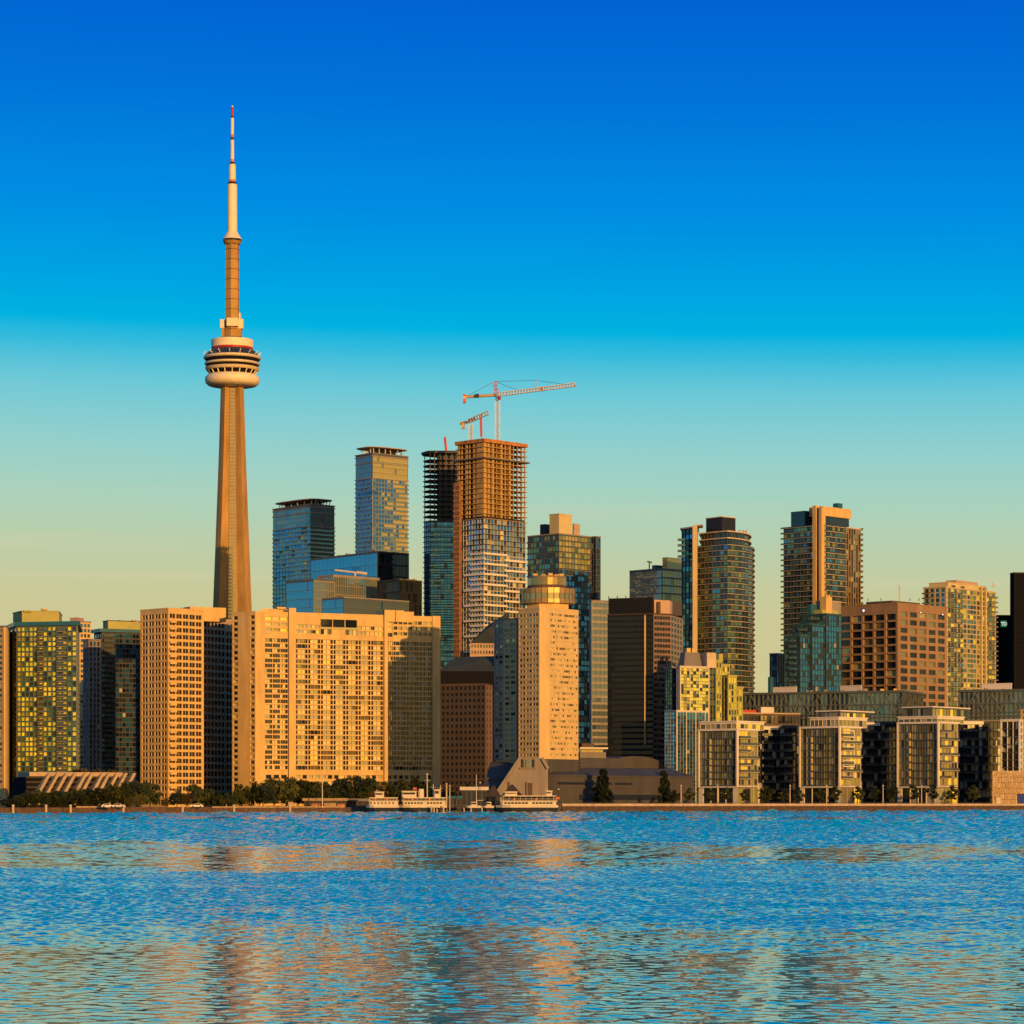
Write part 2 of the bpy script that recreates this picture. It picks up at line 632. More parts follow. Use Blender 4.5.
    def finish(self):
        for nm, m in self.walls.items():
            if nm == 'balcony_rest':
                tag(part(m, 'balcony', self.root), kind='stuff')
            else:
                part(m, nm, self.root)
        byk = {}
        for p in self.panes:
            byk.setdefault(p[9], []).append(p)
        for nm, lst in byk.items():
            lst.sort(key=lambda p: -p[0])
            L = Vector(self.loc)
            for p in lst[:100]:
                m = MB()
                self.pane_geo(m, p, Vector((0, 0, 0)))
                o = bpy.data.objects.new(nm, m.mesh(nm))
                col.objects.link(o)
                o.parent = self.root
                o.location = p[1] - L
            if len(lst) > 100:
                m = MB()
                for p in lst[100:]:
                    self.pane_geo(m, p, p[1])
                tag(part(m, nm, self.root), kind='stuff')


def simple(name, label, cat, poly, ytop, Yt, edges, wm='tan', core='black', z0=GROUND, vis=803, roofm='grey', group=None, seed=0,
           inset=.45, rooft=.6, roofout=.15):
    """a tower with one plan from the ground to picture row ytop (read at depth Yt)"""
    b = Building(name, label, cat, sum(poly, Vector((0, 0))) / len(poly), group, vis, seed)
    z1 = wz(ytop, Yt)
    b.core(poly, z0, z1, core, inset)
    n = len(poly)
    for i in range(n):
        A, B = poly[i], poly[(i + 1) % n]
        if i < len(edges) and edges[i]:
            b.facade(A, B, z0, z1, **edges[i])
        else:
            u = (B - A).normalized()
            nn = Vector((u.y, -u.x))
            b.mb().obox(A, u, nn, .03, (B - A).length - .03, -.4, -.03, z0, z1, wm)
    b.roof(poly, z1, roofm, rooft, roofout)
    return b, z1

# ------------------------------------------------------------------ water, land, shore
SHORE = [P(-900, 760), P(-260, 860), P(0, 900), P(330, 1010), P(560, 1060), P(1024, 1260), P(1500, 1500), P(2600, 2300)]


def shore_at(px):
    """depth of the shoreline along a picture column"""
    k = (px - 512) / F
    for a, b in zip(SHORE, SHORE[1:]):
        d = b - a
        t = (k * a.y - a.x) / (d.x - k * d.y)
        if -1e-6 <= t <= 1:
            return (a + d * t).y
    return 1400


m = bpy.data.materials.new('water')
m.use_nodes = True
t = m.node_tree
bs = t.nodes['Principled BSDF']
bs.inputs['Base Color'].default_value = (.0, .46, .42, 1)
bs.inputs['Roughness'].default_value = .01
bs.inputs['IOR'].default_value = 2.5
MATS['water'] = m
co = t.nodes.new('ShaderNodeTexCoord')
mp = t.nodes.new('ShaderNodeMapping')
mp.inputs['Scale'].default_value = (1, .6, 1)
t.links.new(co.outputs['Object'], mp.inputs[0])
n = t.nodes.new('ShaderNodeTexNoise')
n.inputs['Scale'].default_value = 3.0
n.inputs['Detail'].default_value = 3
t.links.new(mp.outputs[0], n.inputs['Vector'])
bp = t.nodes.new('ShaderNodeBump')
bp.inputs['Distance'].default_value = .05
bp.inputs['Strength'].default_value = .15
t.links.new(n.outputs['Fac'], bp.inputs['Height'])
t.links.new(bp.outputs[0], bs.inputs['Normal'])


def sstep(x, a, b):
    q = np.clip((x - a) / (b - a), 0, 1)
    return q * q * (3 - 2 * q)


def lake():
    """the lake as one sheet of real waves: cells grow with distance, and each part carries the waves its cells can hold"""
    cell = lambda y: np.maximum(.12, y * .0010) + np.maximum(0, y - 120) * .0005
    rows = [24.0]
    while rows[-1] < 1420:
        rows.append(rows[-1] + float(cell(rows[-1])))
    Yr = np.array(rows)
    tanx = np.linspace(-.26, .28, 980)
    Yg = np.repeat(Yr[:, None], len(tanx), 1).astype(np.float32)
    Xg = ((Yg + 190) * tanx[None, :]).astype(np.float32)
    rng = np.random.default_rng(12)
    cellY = cell(Yg).astype(np.float32)
    K = 110
    lam = np.exp(rng.uniform(math.log(.16), math.log(26), K))
    ang = rng.normal(math.radians(-84), math.radians(72), K)
    ph = rng.uniform(0, 6.283, K)
    # slow, wide noise: wind lanes
    def lane(n, lx, ly, seed):
        r2 = np.random.default_rng(seed)
        v = np.zeros_like(Xg)
        for _ in range(n):
            fx, fy, p = r2.normal(0, 1 / lx), r2.normal(0, 1 / ly), r2.uniform(0, 6.283)
            v += np.sin(6.283 * (fx * Xg + fy * Yg) + p)
        return v / math.sqrt(n / 2)
    q = Yg * (1 + .06 * lane(14, 70, 60, 3) + .035 * lane(14, 9, 9, 8))
    calm = np.maximum.reduce([(1 - sstep(q, CALM[0], CALM[1])) * CALM[2],
                              sstep(q, 140, 160) * (1 - sstep(q, 220, 250)) * CALM[3],
                              sstep(q, 540, 590) * (1 - sstep(q, 660, 710)) * CALM[4]])
    gust = 1 + .16 * lane(14, 25, 14, 5)
    slope = SLOPE * (1 - calm) * np.clip(gust, .5, 1.6)
    Z = np.zeros_like(Xg)
    S2 = np.zeros_like(Xg)
    for k in range(K):
        w = sstep(lam[k] / cellY, 3.0, 5.0) * (1 - sstep(lam[k] / cellY, 6, 10))
        if not w.any():
            continue
        kk = 6.283 / lam[k]
        th = kk * (math.cos(ang[k]) * Xg + math.sin(ang[k]) * Yg) + ph[k]
        # slightly peaked crests
        Z += w / kk * (np.sin(th) + .22 * np.cos(2 * th))
        S2 += .5 * w * w
    Z *= slope / np.sqrt(np.maximum(S2, 1e-4))
    nr, nc = Xg.shape
    co_ = np.stack([Xg, Yg, Z], -1).reshape(-1, 3)
    me = bpy.data.meshes.new('water')
    i = np.arange(nr - 1)[:, None] * nc + np.arange(nc - 1)[None, :]
    f = np.stack([i, i + 1, i + nc + 1, i + nc], -1).reshape(-1, 4)
    # a plain rim out to the horizon on both sides and behind the camera
    rim = [(-9000, -1500), (9000, -1500), (9000, 9000), (-9000, 9000)]
    nv = len(co_)
    me.vertices.add(nv)
    me.vertices.foreach_set('co', co_.ravel())
    me.loops.add(f.size)
    me.loops.foreach_set('vertex_index', f.ravel().astype(np.int32))
    me.polygons.add(len(f))
    me.polygons.foreach_set('loop_start', np.arange(0, f.size, 4, dtype=np.int32))
    me.polygons.foreach_set('use_smooth', np.ones(len(f), dtype=bool))
    me.update(calc_edges=True)
    me.validate()
    me.materials.append(MATS['water'])
    o = bpy.data.objects.new('water', me)
    col.objects.link(o)
    tag(o, 'rippled blue lake water with bands of orange reflections', 'water', kind='structure')


SLOPE = .21
CALM = (62, 98, .73, .72, .70)
lake()
wm = MB()
m2_ = MATS['water'].copy()      # beyond the modelled waves the same water carries them as bump
m2_.name = 'water_open'
MATS['water_open'] = m2_
for nd in m2_.node_tree.nodes:
    if nd.type == 'BUMP':
        nd.inputs['Distance'].default_value = .55
        nd.inputs['Strength'].default_value = 1
    if nd.type == 'TEX_NOISE':
        nd.inputs['Scale'].default_value = 1.1
wm.add([(-9000, -1500, -.5), (9000, -1500, -.5), (9000, 9000, -.5), (-9000, 9000, -.5)], [(0, 1, 2, 3)], 'water_open')
tag(wm.build('water'), 'open lake water to either side of the rippled stretch', 'water', kind='structure')

lm = MB()
back = [Vector((30000, 60000)), Vector((-30000, 60000)), Vector((-3000, 760))]
land = [p.copy() for p in SHORE] + [Vector((30000, 9000))] + back
lm.add([(p.x, p.y + .8, GROUND) for p in land], [tuple(range(len(land)))], 'land')
tag(lm.build('ground'), 'dark flat city ground behind the shore', 'ground', kind='structure')


def strip(pxa, pxb, d0, d1, z, mt, name, label, kind='structure', zb=None):
    """a sheet that follows the shoreline between two columns, d0..d1 metres behind it"""
    pts = []
    n = 24
    for i in range(n + 1):
        px = pxa + (pxb - pxa) * i / n
        pts.append((P(px, shore_at(px) + d0), P(px, shore_at(px) + d1)))
    mm = MB()
    for (a, b), (c, d) in zip(pts, pts[1:]):
        if zb is None:
            mm.add([(a.x, a.y, z), (c.x, c.y, z), (d.x, d.y, z), (b.x, b.y, z)], [(0, 1, 2, 3)], mt)
        else:
            mm.prism([a, c, d, b], zb, z, mt)
    return tag(mm.build(name), label, name.replace('_', ' '), kind=kind)


strip(560, 1500, .9, 22, GROUND + .9, 'pave', 'promenade', 'pale paved promenade along the right shore', zb=-1)
strip(-260, 560, .9, 12, GROUND + .05, 'pave', 'quay', 'dark paved quay along the left shore', zb=-1)


def wallrun(name, label, cat, pxa, pxb, bands, n=20):
    r = None
    root = thing(name, label, cat, (P((pxa + pxb) / 2, shore_at((pxa + pxb) / 2)).x, shore_at((pxa + pxb) / 2), 0))
    for nm, d0, d1, z0, z1, mt in bands:
        mm = MB()
        for i in range(n):
            a, b = pxa + (pxb - pxa) * i / n, pxa + (pxb - pxa) * (i + 1) / n
            q = [P(a, shore_at(a) + d0), P(b, shore_at(b) + d0), P(b, shore_at(b) + d1), P(a, shore_at(a) + d1)]
            mm.prism(q, z0, z1, mt)
        part(mm, nm, root)
    return root


wallrun('seawall', 'long pale stone capped seawall with a dark rubble foot along the right shore', 'sea wall', 562, 1500,
        [('wall_foot', -1.2, .8, -1, 1.45, 'rubble'), ('wall_face', -.4, .8, 1.45, 2.5, 'rubble'), ('coping', -.7, 1.6, 2.5, 3.45, 'stone')])
wallrun('dock_wall', 'dark timber dock wall along the left shore', 'dock wall', -260, 76,
        [('wall_face', -.2, .7, -1, 1.75, 'wood'), ('coping', -.35, .9, 1.75, 2.15, 'wood')], 8)
wallrun('dock_wall', 'taller brown dock wall with a pale top edge under the round trees', 'dock wall', 76, 126,
        [('wall_face', -.6, .7, -1, 2.1, 'wood'), ('coping', -.8, .9, 2.1, 2.6, 'shed_tan')], 4)
wallrun('dock_wall', 'dark timber dock wall below the long tan apartment block', 'dock wall', 126, 212,
        [('wall_face', -.2, .7, -1, 1.85, 'wood'), ('coping', -.35, .9, 1.85, 2.3, 'wood')], 5)
wallrun('dock_wall', 'reddish brown dock wall in front of the tan shed', 'dock wall', 212, 345,
        [('wall_face', -.5, .7, -1, 2.0, 'wood'), ('coping', -.65, .9, 2.0, 2.5, 'shed_tan')], 6)
wallrun('dock_wall', 'dark low dock wall behind the moored boats', 'dock wall', 345, 562,
        [('wall_face', -.2, .7, -1, 1.8, 'darkgrey'), ('coping', -.35, .9, 1.8, 2.1, 'darkgrey')], 8)

# ------------------------------------------------------------------ observation tower
CT = P(232.3, 2170)
ct = thing('observation_tower', 'very tall concrete observation tower with a round pod and a red tipped mast', 'observation tower', (CT.x, CT.y, GROUND))
CY = 2170


def tz(py): return wz(py, CY)


def shaft_sec(z):
    zs = [(0, 26), (60, 20), (110, 16.6), (156, 14.0), (220, 11.6), (280, 9.4), (334, 7.9)]
    for (a, r0), (b, r1) in zip(zs, zs[1:]):
        if z <= b:
            return r0 + (r1 - r0) * (z - a) / (b - a)
    return zs[-1][1]


def tower_outline(hw):
    """three legs round a hexagonal core, a channel towards the water"""
    R = hw / .93
    pts = []
    wl = 1.9 + R * .18
    rc = R * .62
    rot = math.radians(6)
    for k in range(3):
        a = math.radians(-150 + 120 * k) + rot
        d = Vector((math.cos(a), math.sin(a)))
        s = Vector((-d.y, d.x))
        am = a - math.radians(60)
        dm = Vector((math.cos(am), math.sin(am)))
        sm = Vector((-dm.y, dm.x))
        pts += [CT + dm * rc * .80 - sm * 2.3 * R / 9, CT + dm * rc * .80 + sm * 2.3 * R / 9]
        pts += [CT + d * R * .985 - s * wl, CT + d * R + s * 0, CT + d * R * .985 + s * wl]
    return pts


sm_ = MB()
prev = None
zs = [GROUND + i * (tz(384) - GROUND) / 40 for i in range(41)]
o = None
rings = [tower_outline(shaft_sec(z)) for z in zs]
nn = len(rings[0])
vs = [(p.x, p.y, z) for r, z in zip(rings, zs) for p in r]
fs = [(i * nn + k, i * nn + (k + 1) % nn, (i + 1) * nn + (k + 1) % nn, (i + 1) * nn + k) for i in range(40) for k in range(nn)]
sm_.add(vs, fs, 'tower_concrete')
part(sm_, 'shaft', ct)
# lift strip in the front channel
em = MB()
for i in range(40):
    z0_, z1_ = zs[i], zs[i + 1]
    rr = shaft_sec(z0_)
    R = rr / .93
    a = math.radians(-90 + 6)
    dm = Vector((math.cos(a), math.sin(a)))
    sm2 = Vector((-dm.y, dm.x))
    base = CT + dm * (R * .62 * .80 + .5)
    w = 1.9 * R / 9
    for j in range(3):
        za, zb = z0_ + (z1_ - z0_) * j / 3, z0_ + (z1_ - z0_) * (j + 1) / 3
        em.obox(base, sm2, dm, -w, w, -.8, 0, za + .7, zb, 'g_warm')
        em.obox(base, sm2, dm, -w, w, -.8, .15, za, za + .7, 'tan_dim')
    em.obox(base, sm2, dm, -.18, .18, -.8, .3, z0_, z1_, 'tower_concrete')
part(em, 'lift_shaft', ct)
ph = 7.0
px = CY / F
def tf(py): return wz(py, CY - 15)
pod = MB()
pod.lathe([(6 * px, tf(384.5)), (17 * px, tf(384.2)), (24 * px, tf(382.8)), (26.6 * px, tf(380.5)), (27.4 * px, tf(377.5)), (26.8 * px, tf(374.5)), (24.5 * px, tf(372.2)), (20 * px, tf(371.4)), (8 * px, tf(371.3))],
          CT, 'tower_white', 64)
part(pod, 'radome', ct).data.polygons.foreach_set('use_smooth', [True] * len(ct.children[-1].data.polygons))
m_ = MB()
m_.lathe([(8 * px, tf(371.4)), (22 * px, tf(371.4)), (25 * px, tf(367.0)), (8 * px, tf(367.0))], CT, 'matteblack', 48)
part(m_, 'window_band', ct)
for k in range(20):
    a = 2 * math.pi * k / 20 + .1
    d = Vector((math.cos(a), math.sin(a)))
    p0, p1 = CT + d * 22.4 * px, CT + d * 26.2 * px
    m_ = MB()
    m_.bar((p0.x, p0.y, tf(371.6)), (p1.x, p1.y, tf(366.2)), .5, 'tower_white', 4)
    part(m_, 'strut', ct)
for (r0, r1, ya, yb) in ((26.6, 27.4, 368.0, 364.9), (27.8, 27.6, 362.4, 360.0), (28.8, 28.4, 356.6, 353.6)):
    m_ = MB()
    m_.lathe([(8 * px, tf(ya)), (r0 * px * .97, tf(ya)), (r0 * px, tf((ya * 2 + yb) / 3)), (r1 * px, tf(yb + .3)), (r1 * px * .97, tf(yb)), (8 * px, tf(yb))], CT, 'pod_metal', 64)
    part(m_, 'deck_ring', ct)
for (r, ya, yb) in ((25.4, 364.9, 362.4), (26.4, 360.0, 356.6)):
    m_ = MB()
    m_.lathe([(8 * px, tf(ya)), (r * px, tf(ya)), (r * px, tf(yb)), (8 * px, tf(yb))], CT, 'matteblack', 48)
    part(m_, 'window_band', ct)
m_ = MB()
m_.lathe([(8 * px, tf(353.2)), (26.5 * px, tf(353.0)), (22 * px, tf(348.2)), (20.6 * px, tf(346.8)), (8 * px, tf(346.8))], CT, 'g_dark', 40)
for k in range(40):
    a = 2 * math.pi * k / 40
    d = Vector((math.cos(a), math.sin(a)))
    p0, p1 = CT + d * 26.6 * px, CT + d * 22.1 * px
    m_.bar((p0.x, p0.y, tf(353)), (p1.x, p1.y, tf(348)), .35, 'darkgrey', 4)
part(m_, 'upper_deck', ct)
for k in range(16):
    a = 2 * math.pi * k / 16
    d = Vector((math.cos(a), math.sin(a)))
    p0, p1 = CT + d * 25 * px, CT + d * 28.8 * px
    m_ = MB()
    m_.bar((p0.x, p0.y, tf(353)), (p1.x, p1.y, tf(349.6)), .5, 'steel', 4)
    part(m_, 'light_bracket', ct)
m_ = MB()
m_.lathe([(8 * px, tf(346.8)), (20.6 * px, tf(346.8)), (20.7 * px, tf(344.8)), (8 * px, tf(344.8))], CT, 'red', 48)
part(m_, 'red_band', ct)
m_ = MB()
m_.lathe([(8 * px, tf(344.8)), (20.9 * px, tf(344.8)), (21.1 * px, tf(337.4)), (20.6 * px, tf(336.9)), (6 * px, tf(336.9))], CT, 'tower_white', 64)
part(m_, 'roof_ring', ct)
# upper shaft: six-sided
def hexa(r, rot=0.12): return [CT + Vector((math.cos(rot + k * math.pi / 3), math.sin(rot + k * math.pi / 3))) * r for k in range(6)]
m_ = MB()
m_.prism(hexa(7.5 * px, .45), tz(337), tz(243), 'tower_concrete', hexa(7.1 * px, .45))
for k in range(9):
    yy = 330 - k * 10
    m_.prism(hexa(7.52 * px, .45), tz(yy), tz(yy) + .4, 'brownwall')
part(m_, 'upper_shaft', ct)
for dx, w, ya, yb in ((-9.5, 2.2, 328.5, 320), (-9, 1.6, 337, 328.5), (1.0, 5.6, 327.5, 319.5), (8.2, 2.8, 329, 319.5), (7, 2.4, 337, 329), (7.6, .8, 319.5, 313.5)):
    m_ = MB()
    x = CT.x + dx * px
    yo = -8.0 if abs(dx) < 3 else -3.0
    m_.box(x - w * px, x + w * px, CT.y + yo, CT.y + yo + 7, tz(ya), tz(yb), 'tower_white' if yb < 321 else 'tower_concrete')
    part(m_, 'equipment_room', ct)
m_ = MB()
m_.lathe([(6 * px, tz(245)), (7.6 * px, tz(244.5)), (9.5 * px, tz(241.5)), (9.8 * px, tz(239.6)), (8.6 * px, tz(237.6)), (6.2 * px, tz(234)), (5 * px, tz(231.5))],
          CT, ['black', 'tower_concrete', 'g_black', 'tower_white', 'tower_white', 'tower_white'], 32)
part(m_, 'sky_pod', ct)
prof, mts = [], []
for r0, y0, r1, y1, mt in ((4.9, 232, 4.7, 184.5, 'tower_white'), (4.7, 184.5, 4.0, 182.2, 'black'), (3.5, 182.2, 3.5, 180, 'orange'), (3.5, 180, 3.3, 164.5, 'tower_white'),
                           (3.3, 164.5, 2, 162.2, 'black'), (1.8, 162.2, 1.8, 159.3, 'orange'), (1.8, 159.3, 1.7, 140, 'tower_white'), (1.7, 140, 1.7, 137.4, 'black'),
                           (1.6, 137.4, 1.6, 134.6, 'orange'), (1.6, 134.6, 1.5, 118, 'tower_white'), (1.5, 118, 1.4, 116.3, 'black'), (1.2, 116.3, 1.1, 107, 'red'), (1.1, 107, .5, 105.6, 'tower_white')):
    if prof and prof[-1] != (r0 * px, tz(y0)):
        prof.append((r0 * px, tz(y0)))
        mts.append(mts[-1])
    elif not prof:
        prof.append((r0 * px, tz(y0)))
    prof.append((r1 * px, tz(y1)))
    mts.append(mt)
m_ = MB()
m_.lathe(prof, CT, mts, 20)
part(m_, 'antenna', ct)

# ------------------------------------------------------------------ left shore buildings
AP = 'apartment_tower'
LEFTG = dict(pier=.45, span=.45)
# narrow slab at the frame's left edge
poly = rectb(-60, -14, 7.5, 1080, 40)
poly = [P(-70, 1120), P(4.6, 1086), P(7.6, 1090), P(10, 1130), P(-60, 1150)]
b, z1 = simple(AP, 'slab of pale orange apartments with small windows cut off by the left edge', 'apartment tower', poly, 627, 1086,
               [dict(cols=12, rows=33, pier=.5, span=.5, pal='resdark', wm='tan', mr=.6), None], vis=800)
b.finish()

# yellow-green glass condominium
poly = [P(5, 1140), P(16.5, 1109), P(38, 1107), P(57, 1105), P(77.5, 1103), P(79.5, 1150), P(20, 1175)]
g = dict(pier=.24, span=.28, rec=.45, pal='lime', wm='frame_metal', sm='tealfascia', ml=.3, mr=.3, mt=.6, tilt=.5)
b, z1 = simple(AP, 'apartment tower of glowing yellow green glass with a yellow penthouse', 'apartment tower', poly, 625, 1102,
               [dict(g, cols=3, rows=36, pal='green'), dict(g, cols=5, rows=36), dict(g, cols=4, rows=36), dict(g, cols=4, rows=36), dict(g, cols=3, rows=36, pal='teal')], roofm='tealfascia', rooft=1.6, roofout=1.0, vis=796)
wz_ = lambda y, Y: wz(y, Y)
for k in range(1, 36):
    zz = GROUND + k * (z1 - GROUND - .6) / 36
    b.balcony(poly[2], poly[3], .2, (poly[3] - poly[2]).length * .30, zz, 1.1, 'slabgrey', 'g_raildark')
    b.balcony(poly[3], poly[4], .2, (poly[4] - poly[3]).length * .45, zz, 1.1, 'slabgrey', 'g_raildark')
q = [P(13, 1125), P(22, 1112), P(59, 1114), P(62, 1140), P(20, 1150)]
b.block(q, z1, wz(611.5, 1112), 'penthouse', roof='penthouse')
m_ = MB(); c = P(44, 1122)
m_.lathe([(.5, wz(611, 1122)), (1.4, wz(610, 1122)), (1.2, wz(608.6, 1122))], c, 'tan', 12)
part(m_, 'cooling_tower', b.root)
b.block([P(24, 1111), P(31, 1111), P(31, 1113), P(24, 1113)], wz(612, 1112), wz(610.4, 1112), 'penthouse', nm='roof_unit')
b.finish()

# beige tower behind it
poly = rectb(60, 76, 91, 1420, 40)
b, z1 = simple(AP, 'beige tower mostly hidden behind the yellow green glass one', 'apartment tower', poly, 622, 1420,
               [dict(cols=4, rows=36, pier=.3, span=.35, pal='teal', wm='tan'), dict(cols=4, rows=36, pier=.3, span=.35, pal='teal', wm='tan')], vis=770)
b.block([P(70, 1428), P(78, 1425), P(84, 1432), P(76, 1442)], z1, wz(618, 1430), 'pink')
b.finish()

# dark teal condominium in shade
poly = rectb(83, 88.5, 101, 1286, 38)
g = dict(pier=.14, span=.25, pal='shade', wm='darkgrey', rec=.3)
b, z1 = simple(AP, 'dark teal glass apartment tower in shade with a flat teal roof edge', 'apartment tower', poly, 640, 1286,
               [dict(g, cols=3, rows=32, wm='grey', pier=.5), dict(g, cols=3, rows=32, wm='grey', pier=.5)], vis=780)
poly2 = rectb(94, 101.5, 150, 1300, 28)
z2 = wz(632, 1300)
b.core(poly2, GROUND, z2, 'black')
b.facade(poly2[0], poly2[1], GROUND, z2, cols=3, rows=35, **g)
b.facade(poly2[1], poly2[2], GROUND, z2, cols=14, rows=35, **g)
b.roof(poly2, z2, 'tealfascia', 1.6, 1.2)
b.block(rectb(103, 108, 146, 1312, 28), z2 + 1.6, wz(621, 1312), 'penthouse', roof='darkgrey')
for x in (118, 131, 134):
    b.block(rectb(x, x + 1.5, x + 4, 1318, 28), wz(621, 1312), wz(619.2, 1312), 'tan_dim', nm='roof_unit')
for k in range(1, 35, 1):
    b.balcony(poly2[1], poly2[2], 1, 6, GROUND + k * (z2 - GROUND) / 35, 1.0, 'darkgrey', 'g_raildark')
b.finish()

# square-windowed tan tower
poly = rectb(140.3, 168.3, 203.8, 1185, 46)
g = dict(pier=.34, span=.36, rec=.7, pal='tower_d', wm='tan')
b, z1 = simple(AP, 'tan concrete apartment tower gridded with square windows beside the observation tower', 'apartment tower', poly, 609, 1185,
               [dict(g, cols=8, rows=28, group=2, mull=.06, ml=.9, mr=.8, mt=1.9), dict(g, cols=10, rows=28, group=2, mull=.06, ml=.5, mr=1.0, mt=1.9)], vis=800, roofm='tan')
Lr = (poly[2] - poly[1]).length
# wing set back, its shade also put into dimmer tan and dark panes
w = [poly[2] + Vector((-3, 14)), P(203, 1240), P(226, 1262), P(233, 1290), P(205, 1300)]
w = [P(196, 1236), P(225.5, 1256), P(233.5, 1262), P(236, 1290), P(200, 1290)]
zw = wz(620, 1250)
b.core(w, GROUND, zw, 'black')
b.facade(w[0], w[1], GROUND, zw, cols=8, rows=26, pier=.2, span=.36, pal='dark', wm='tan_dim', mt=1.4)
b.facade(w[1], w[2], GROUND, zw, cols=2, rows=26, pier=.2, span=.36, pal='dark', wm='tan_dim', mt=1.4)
b.roof(w, zw, 'tan')
b.block(rectb(183, 190, 226, 1215, 30), z1 - 3, wz(606.5, 1215), 'tan')
for k in range(27):
    b.balcony(poly[1], poly[2], .3, 3.9, GROUND + 2 + k * (z1 - GROUND - 1.9) / 28, 1.2, 'tan', 'tan', rh=.8)
for (px_, w_) in ((172, 5), (180, 4)):
    b.block(rectb(px_, px_ + 1, px_ + w_, 1200, 30), z1 + .6, z1 + 1.6, 'grey', nm='roof_unit')
b.finish()

# long tan apartment block
E0, E1 = P(255.3, 1200), P(440, 1236)
EL = P(232, 1208.5)
poly = [EL, E0, E1, P(440.2, 1262), P(236, 1240)]
zt = wz(613, 1205)
b = Building('apartment_block', 'long tan apartment block with bright curtained window bays and its right wing in shade', 'apartment block',
             sum(poly, Vector((0, 0))) / 5, vis=797)
b.core(poly, GROUND, zt, 'black', .75)
u = (E1 - E0).normalized()
nE = Vector((u.y, -u.x))
LE = (E1 - E0).length


def s_of(px_):
    k = (px_ - 512) / F
    return (k * E0.y - E0.x) / (u.x - k * u.y)


zb = lambda y: wz(y, 1212)
rowsE = 26
# left end
lend = dict(rec=.7, pal='resdark', wm='tan', mb=0, mt=zt - zb(617), span=.42)
uL = (E0 - EL).normalized()
LL = (E0 - EL).length
pA = EL + uL * LL * .28
pB = EL + uL * LL * .76
b.facade(EL, pA, GROUND, zt, cols=1, rows=33, pier=.15, ml=.4, mr=.2, **lend)
b.mb().obox(EL, uL, Vector((uL.y, -uL.x)), LL * .28, LL * .76, -.7, .0, GROUND, zt, 'tan')
b.facade(pB, E0, GROUND, zt, cols=1, rows=33, pier=.15, ml=.1, mr=.3, **lend)
# long front, piece by piece
def run(p0, p1, ya, yb, **k):
    a, c = E0 + u * s_of(p0), E0 + u * s_of(p1)
    b.facade(a, c, zb(yb), zb(ya), **dict(dict(rec=.7, wm='tan', ml=.05, mr=.05, mt=.05, mb=.05, span=.27), **k))
def solid(p0, p1, ya, yb, out=0.0, mt='tan', back=-.7):
    b.mb().obox(E0, u, nE, s_of(p0), s_of(p1), back, out, zb(yb), zb(ya) if ya > 600 else ya, mt)
BAY = {}


def bay(c, r, rng):
    if c % 4 in (0, 3):
        return 'g_dark'
    k = (c // 4, r)
    if k not in BAY:
        BAY[k] = rng.choices(['blind_cream', 'blind_olive', 'g_warm', 'g_dark', 'blind_grey', 'g_yellow'], [44 if c // 4 % 2 else 34, 28, 9, 4, 12, 2])[0]
    return BAY[k] if rng.random() < .9 else None


def baydark(c, r, rng):  # darker panes put the right wing's shade into its windows
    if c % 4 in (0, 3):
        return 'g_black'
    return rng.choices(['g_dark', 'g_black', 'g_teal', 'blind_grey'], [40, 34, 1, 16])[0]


def bay3(c, r, rng):
    if c % 3 == 2:
        return 'g_dark'
    k = (c // 3 + 100, r)
    if k not in BAY:
        BAY[k] = rng.choices(['blind_cream', 'blind_olive', 'g_warm', 'g_dark'], [34, 20, 8, 38])[0]
    return BAY[k] if rng.random() < .85 else 'g_dark'


YB, YT1, YT0 = 771, 640, 613
base = HZ
yb0 = 806
solid(255.3, 264.6, 613.4, yb0, .02)
solid(264.6, 288, 613.4, 618, 0)
run(264.6, 288, 618, 635, cols=3, rows=3, pier=.14, pal='res', span=.42)
solid(264.6, 288, 635, 639.5, 0)
run(264.6, 288, 639.5, 771, cols=9, rows=26, pier=.26, mull=.06, group=3, pal='res', span=.3, cell=bay3)
solid(264.6, 288, 771, 775, 0)
run(264.6, 288, 775, yb0, cols=3, rows=5, pier=.3, pal='resdark', span=.4)
solid(288, 295, 609, yb0, 1.3)
solid(295, 320.2, 613.4, 625, 0)
solid(320.2, 357.4, 613.4, 619, 0)
solid(357.4, 383.4, 613.4, 625, 0)
run(320.2, 357.4, 619, 629, cols=3, rows=1, pier=.06, pal='dark', span=.22, sm='blind_olive')
run(295, 320.2, 625, 635.5, cols=6, rows=2, pier=.2, mull=.06, group=3, pal='res', span=.35)
run(357.4, 383.4, 625, 635.5, cols=6, rows=2, pier=.2, mull=.06, group=3, pal='res', span=.35)
run(320.2, 332, 629, 635.5, cols=3, rows=1, pier=.2, mull=.06, group=3, pal='res', span=.2)
solid(332, 345, 629, 635.5, 0)
run(345, 357.4, 629, 635.5, cols=3, rows=1, pier=.2, mull=.06, group=3, pal='res', span=.2)
solid(295, 383.4, 635.5, 639.5, .25)
run(295, 383.4, 639.5, 771, cols=28, rows=26, pier=.30, mull=.07, group=4, pal='res', span=.24, cell=bay, pat=(.20, .30, .30, .20))
solid(295, 383.4, 771, 775, .1)
run(295, 383.4, 775, yb0, cols=14, rows=5, pier=.34, pal='resdark', span=.4)
solid(383.4, 386.8, 608, yb0, 1.3)
solid(386.8, 438, 613.4, 618.5, 0)
run(386.8, 393, 619, 637, cols=1, rows=3, pier=.2, pal='res', span=.35)
run(386.8, 393, 639.5, 771, cols=3, rows=26, pier=.2, mull=.06, group=3, pal='res', span=.25)
solid(386.8, 432, 635.5, 639.5, .1)
run(393, 432, 618.5, 635.5, cols=8, rows=3, pier=.22, pal='resdark', span=.4)
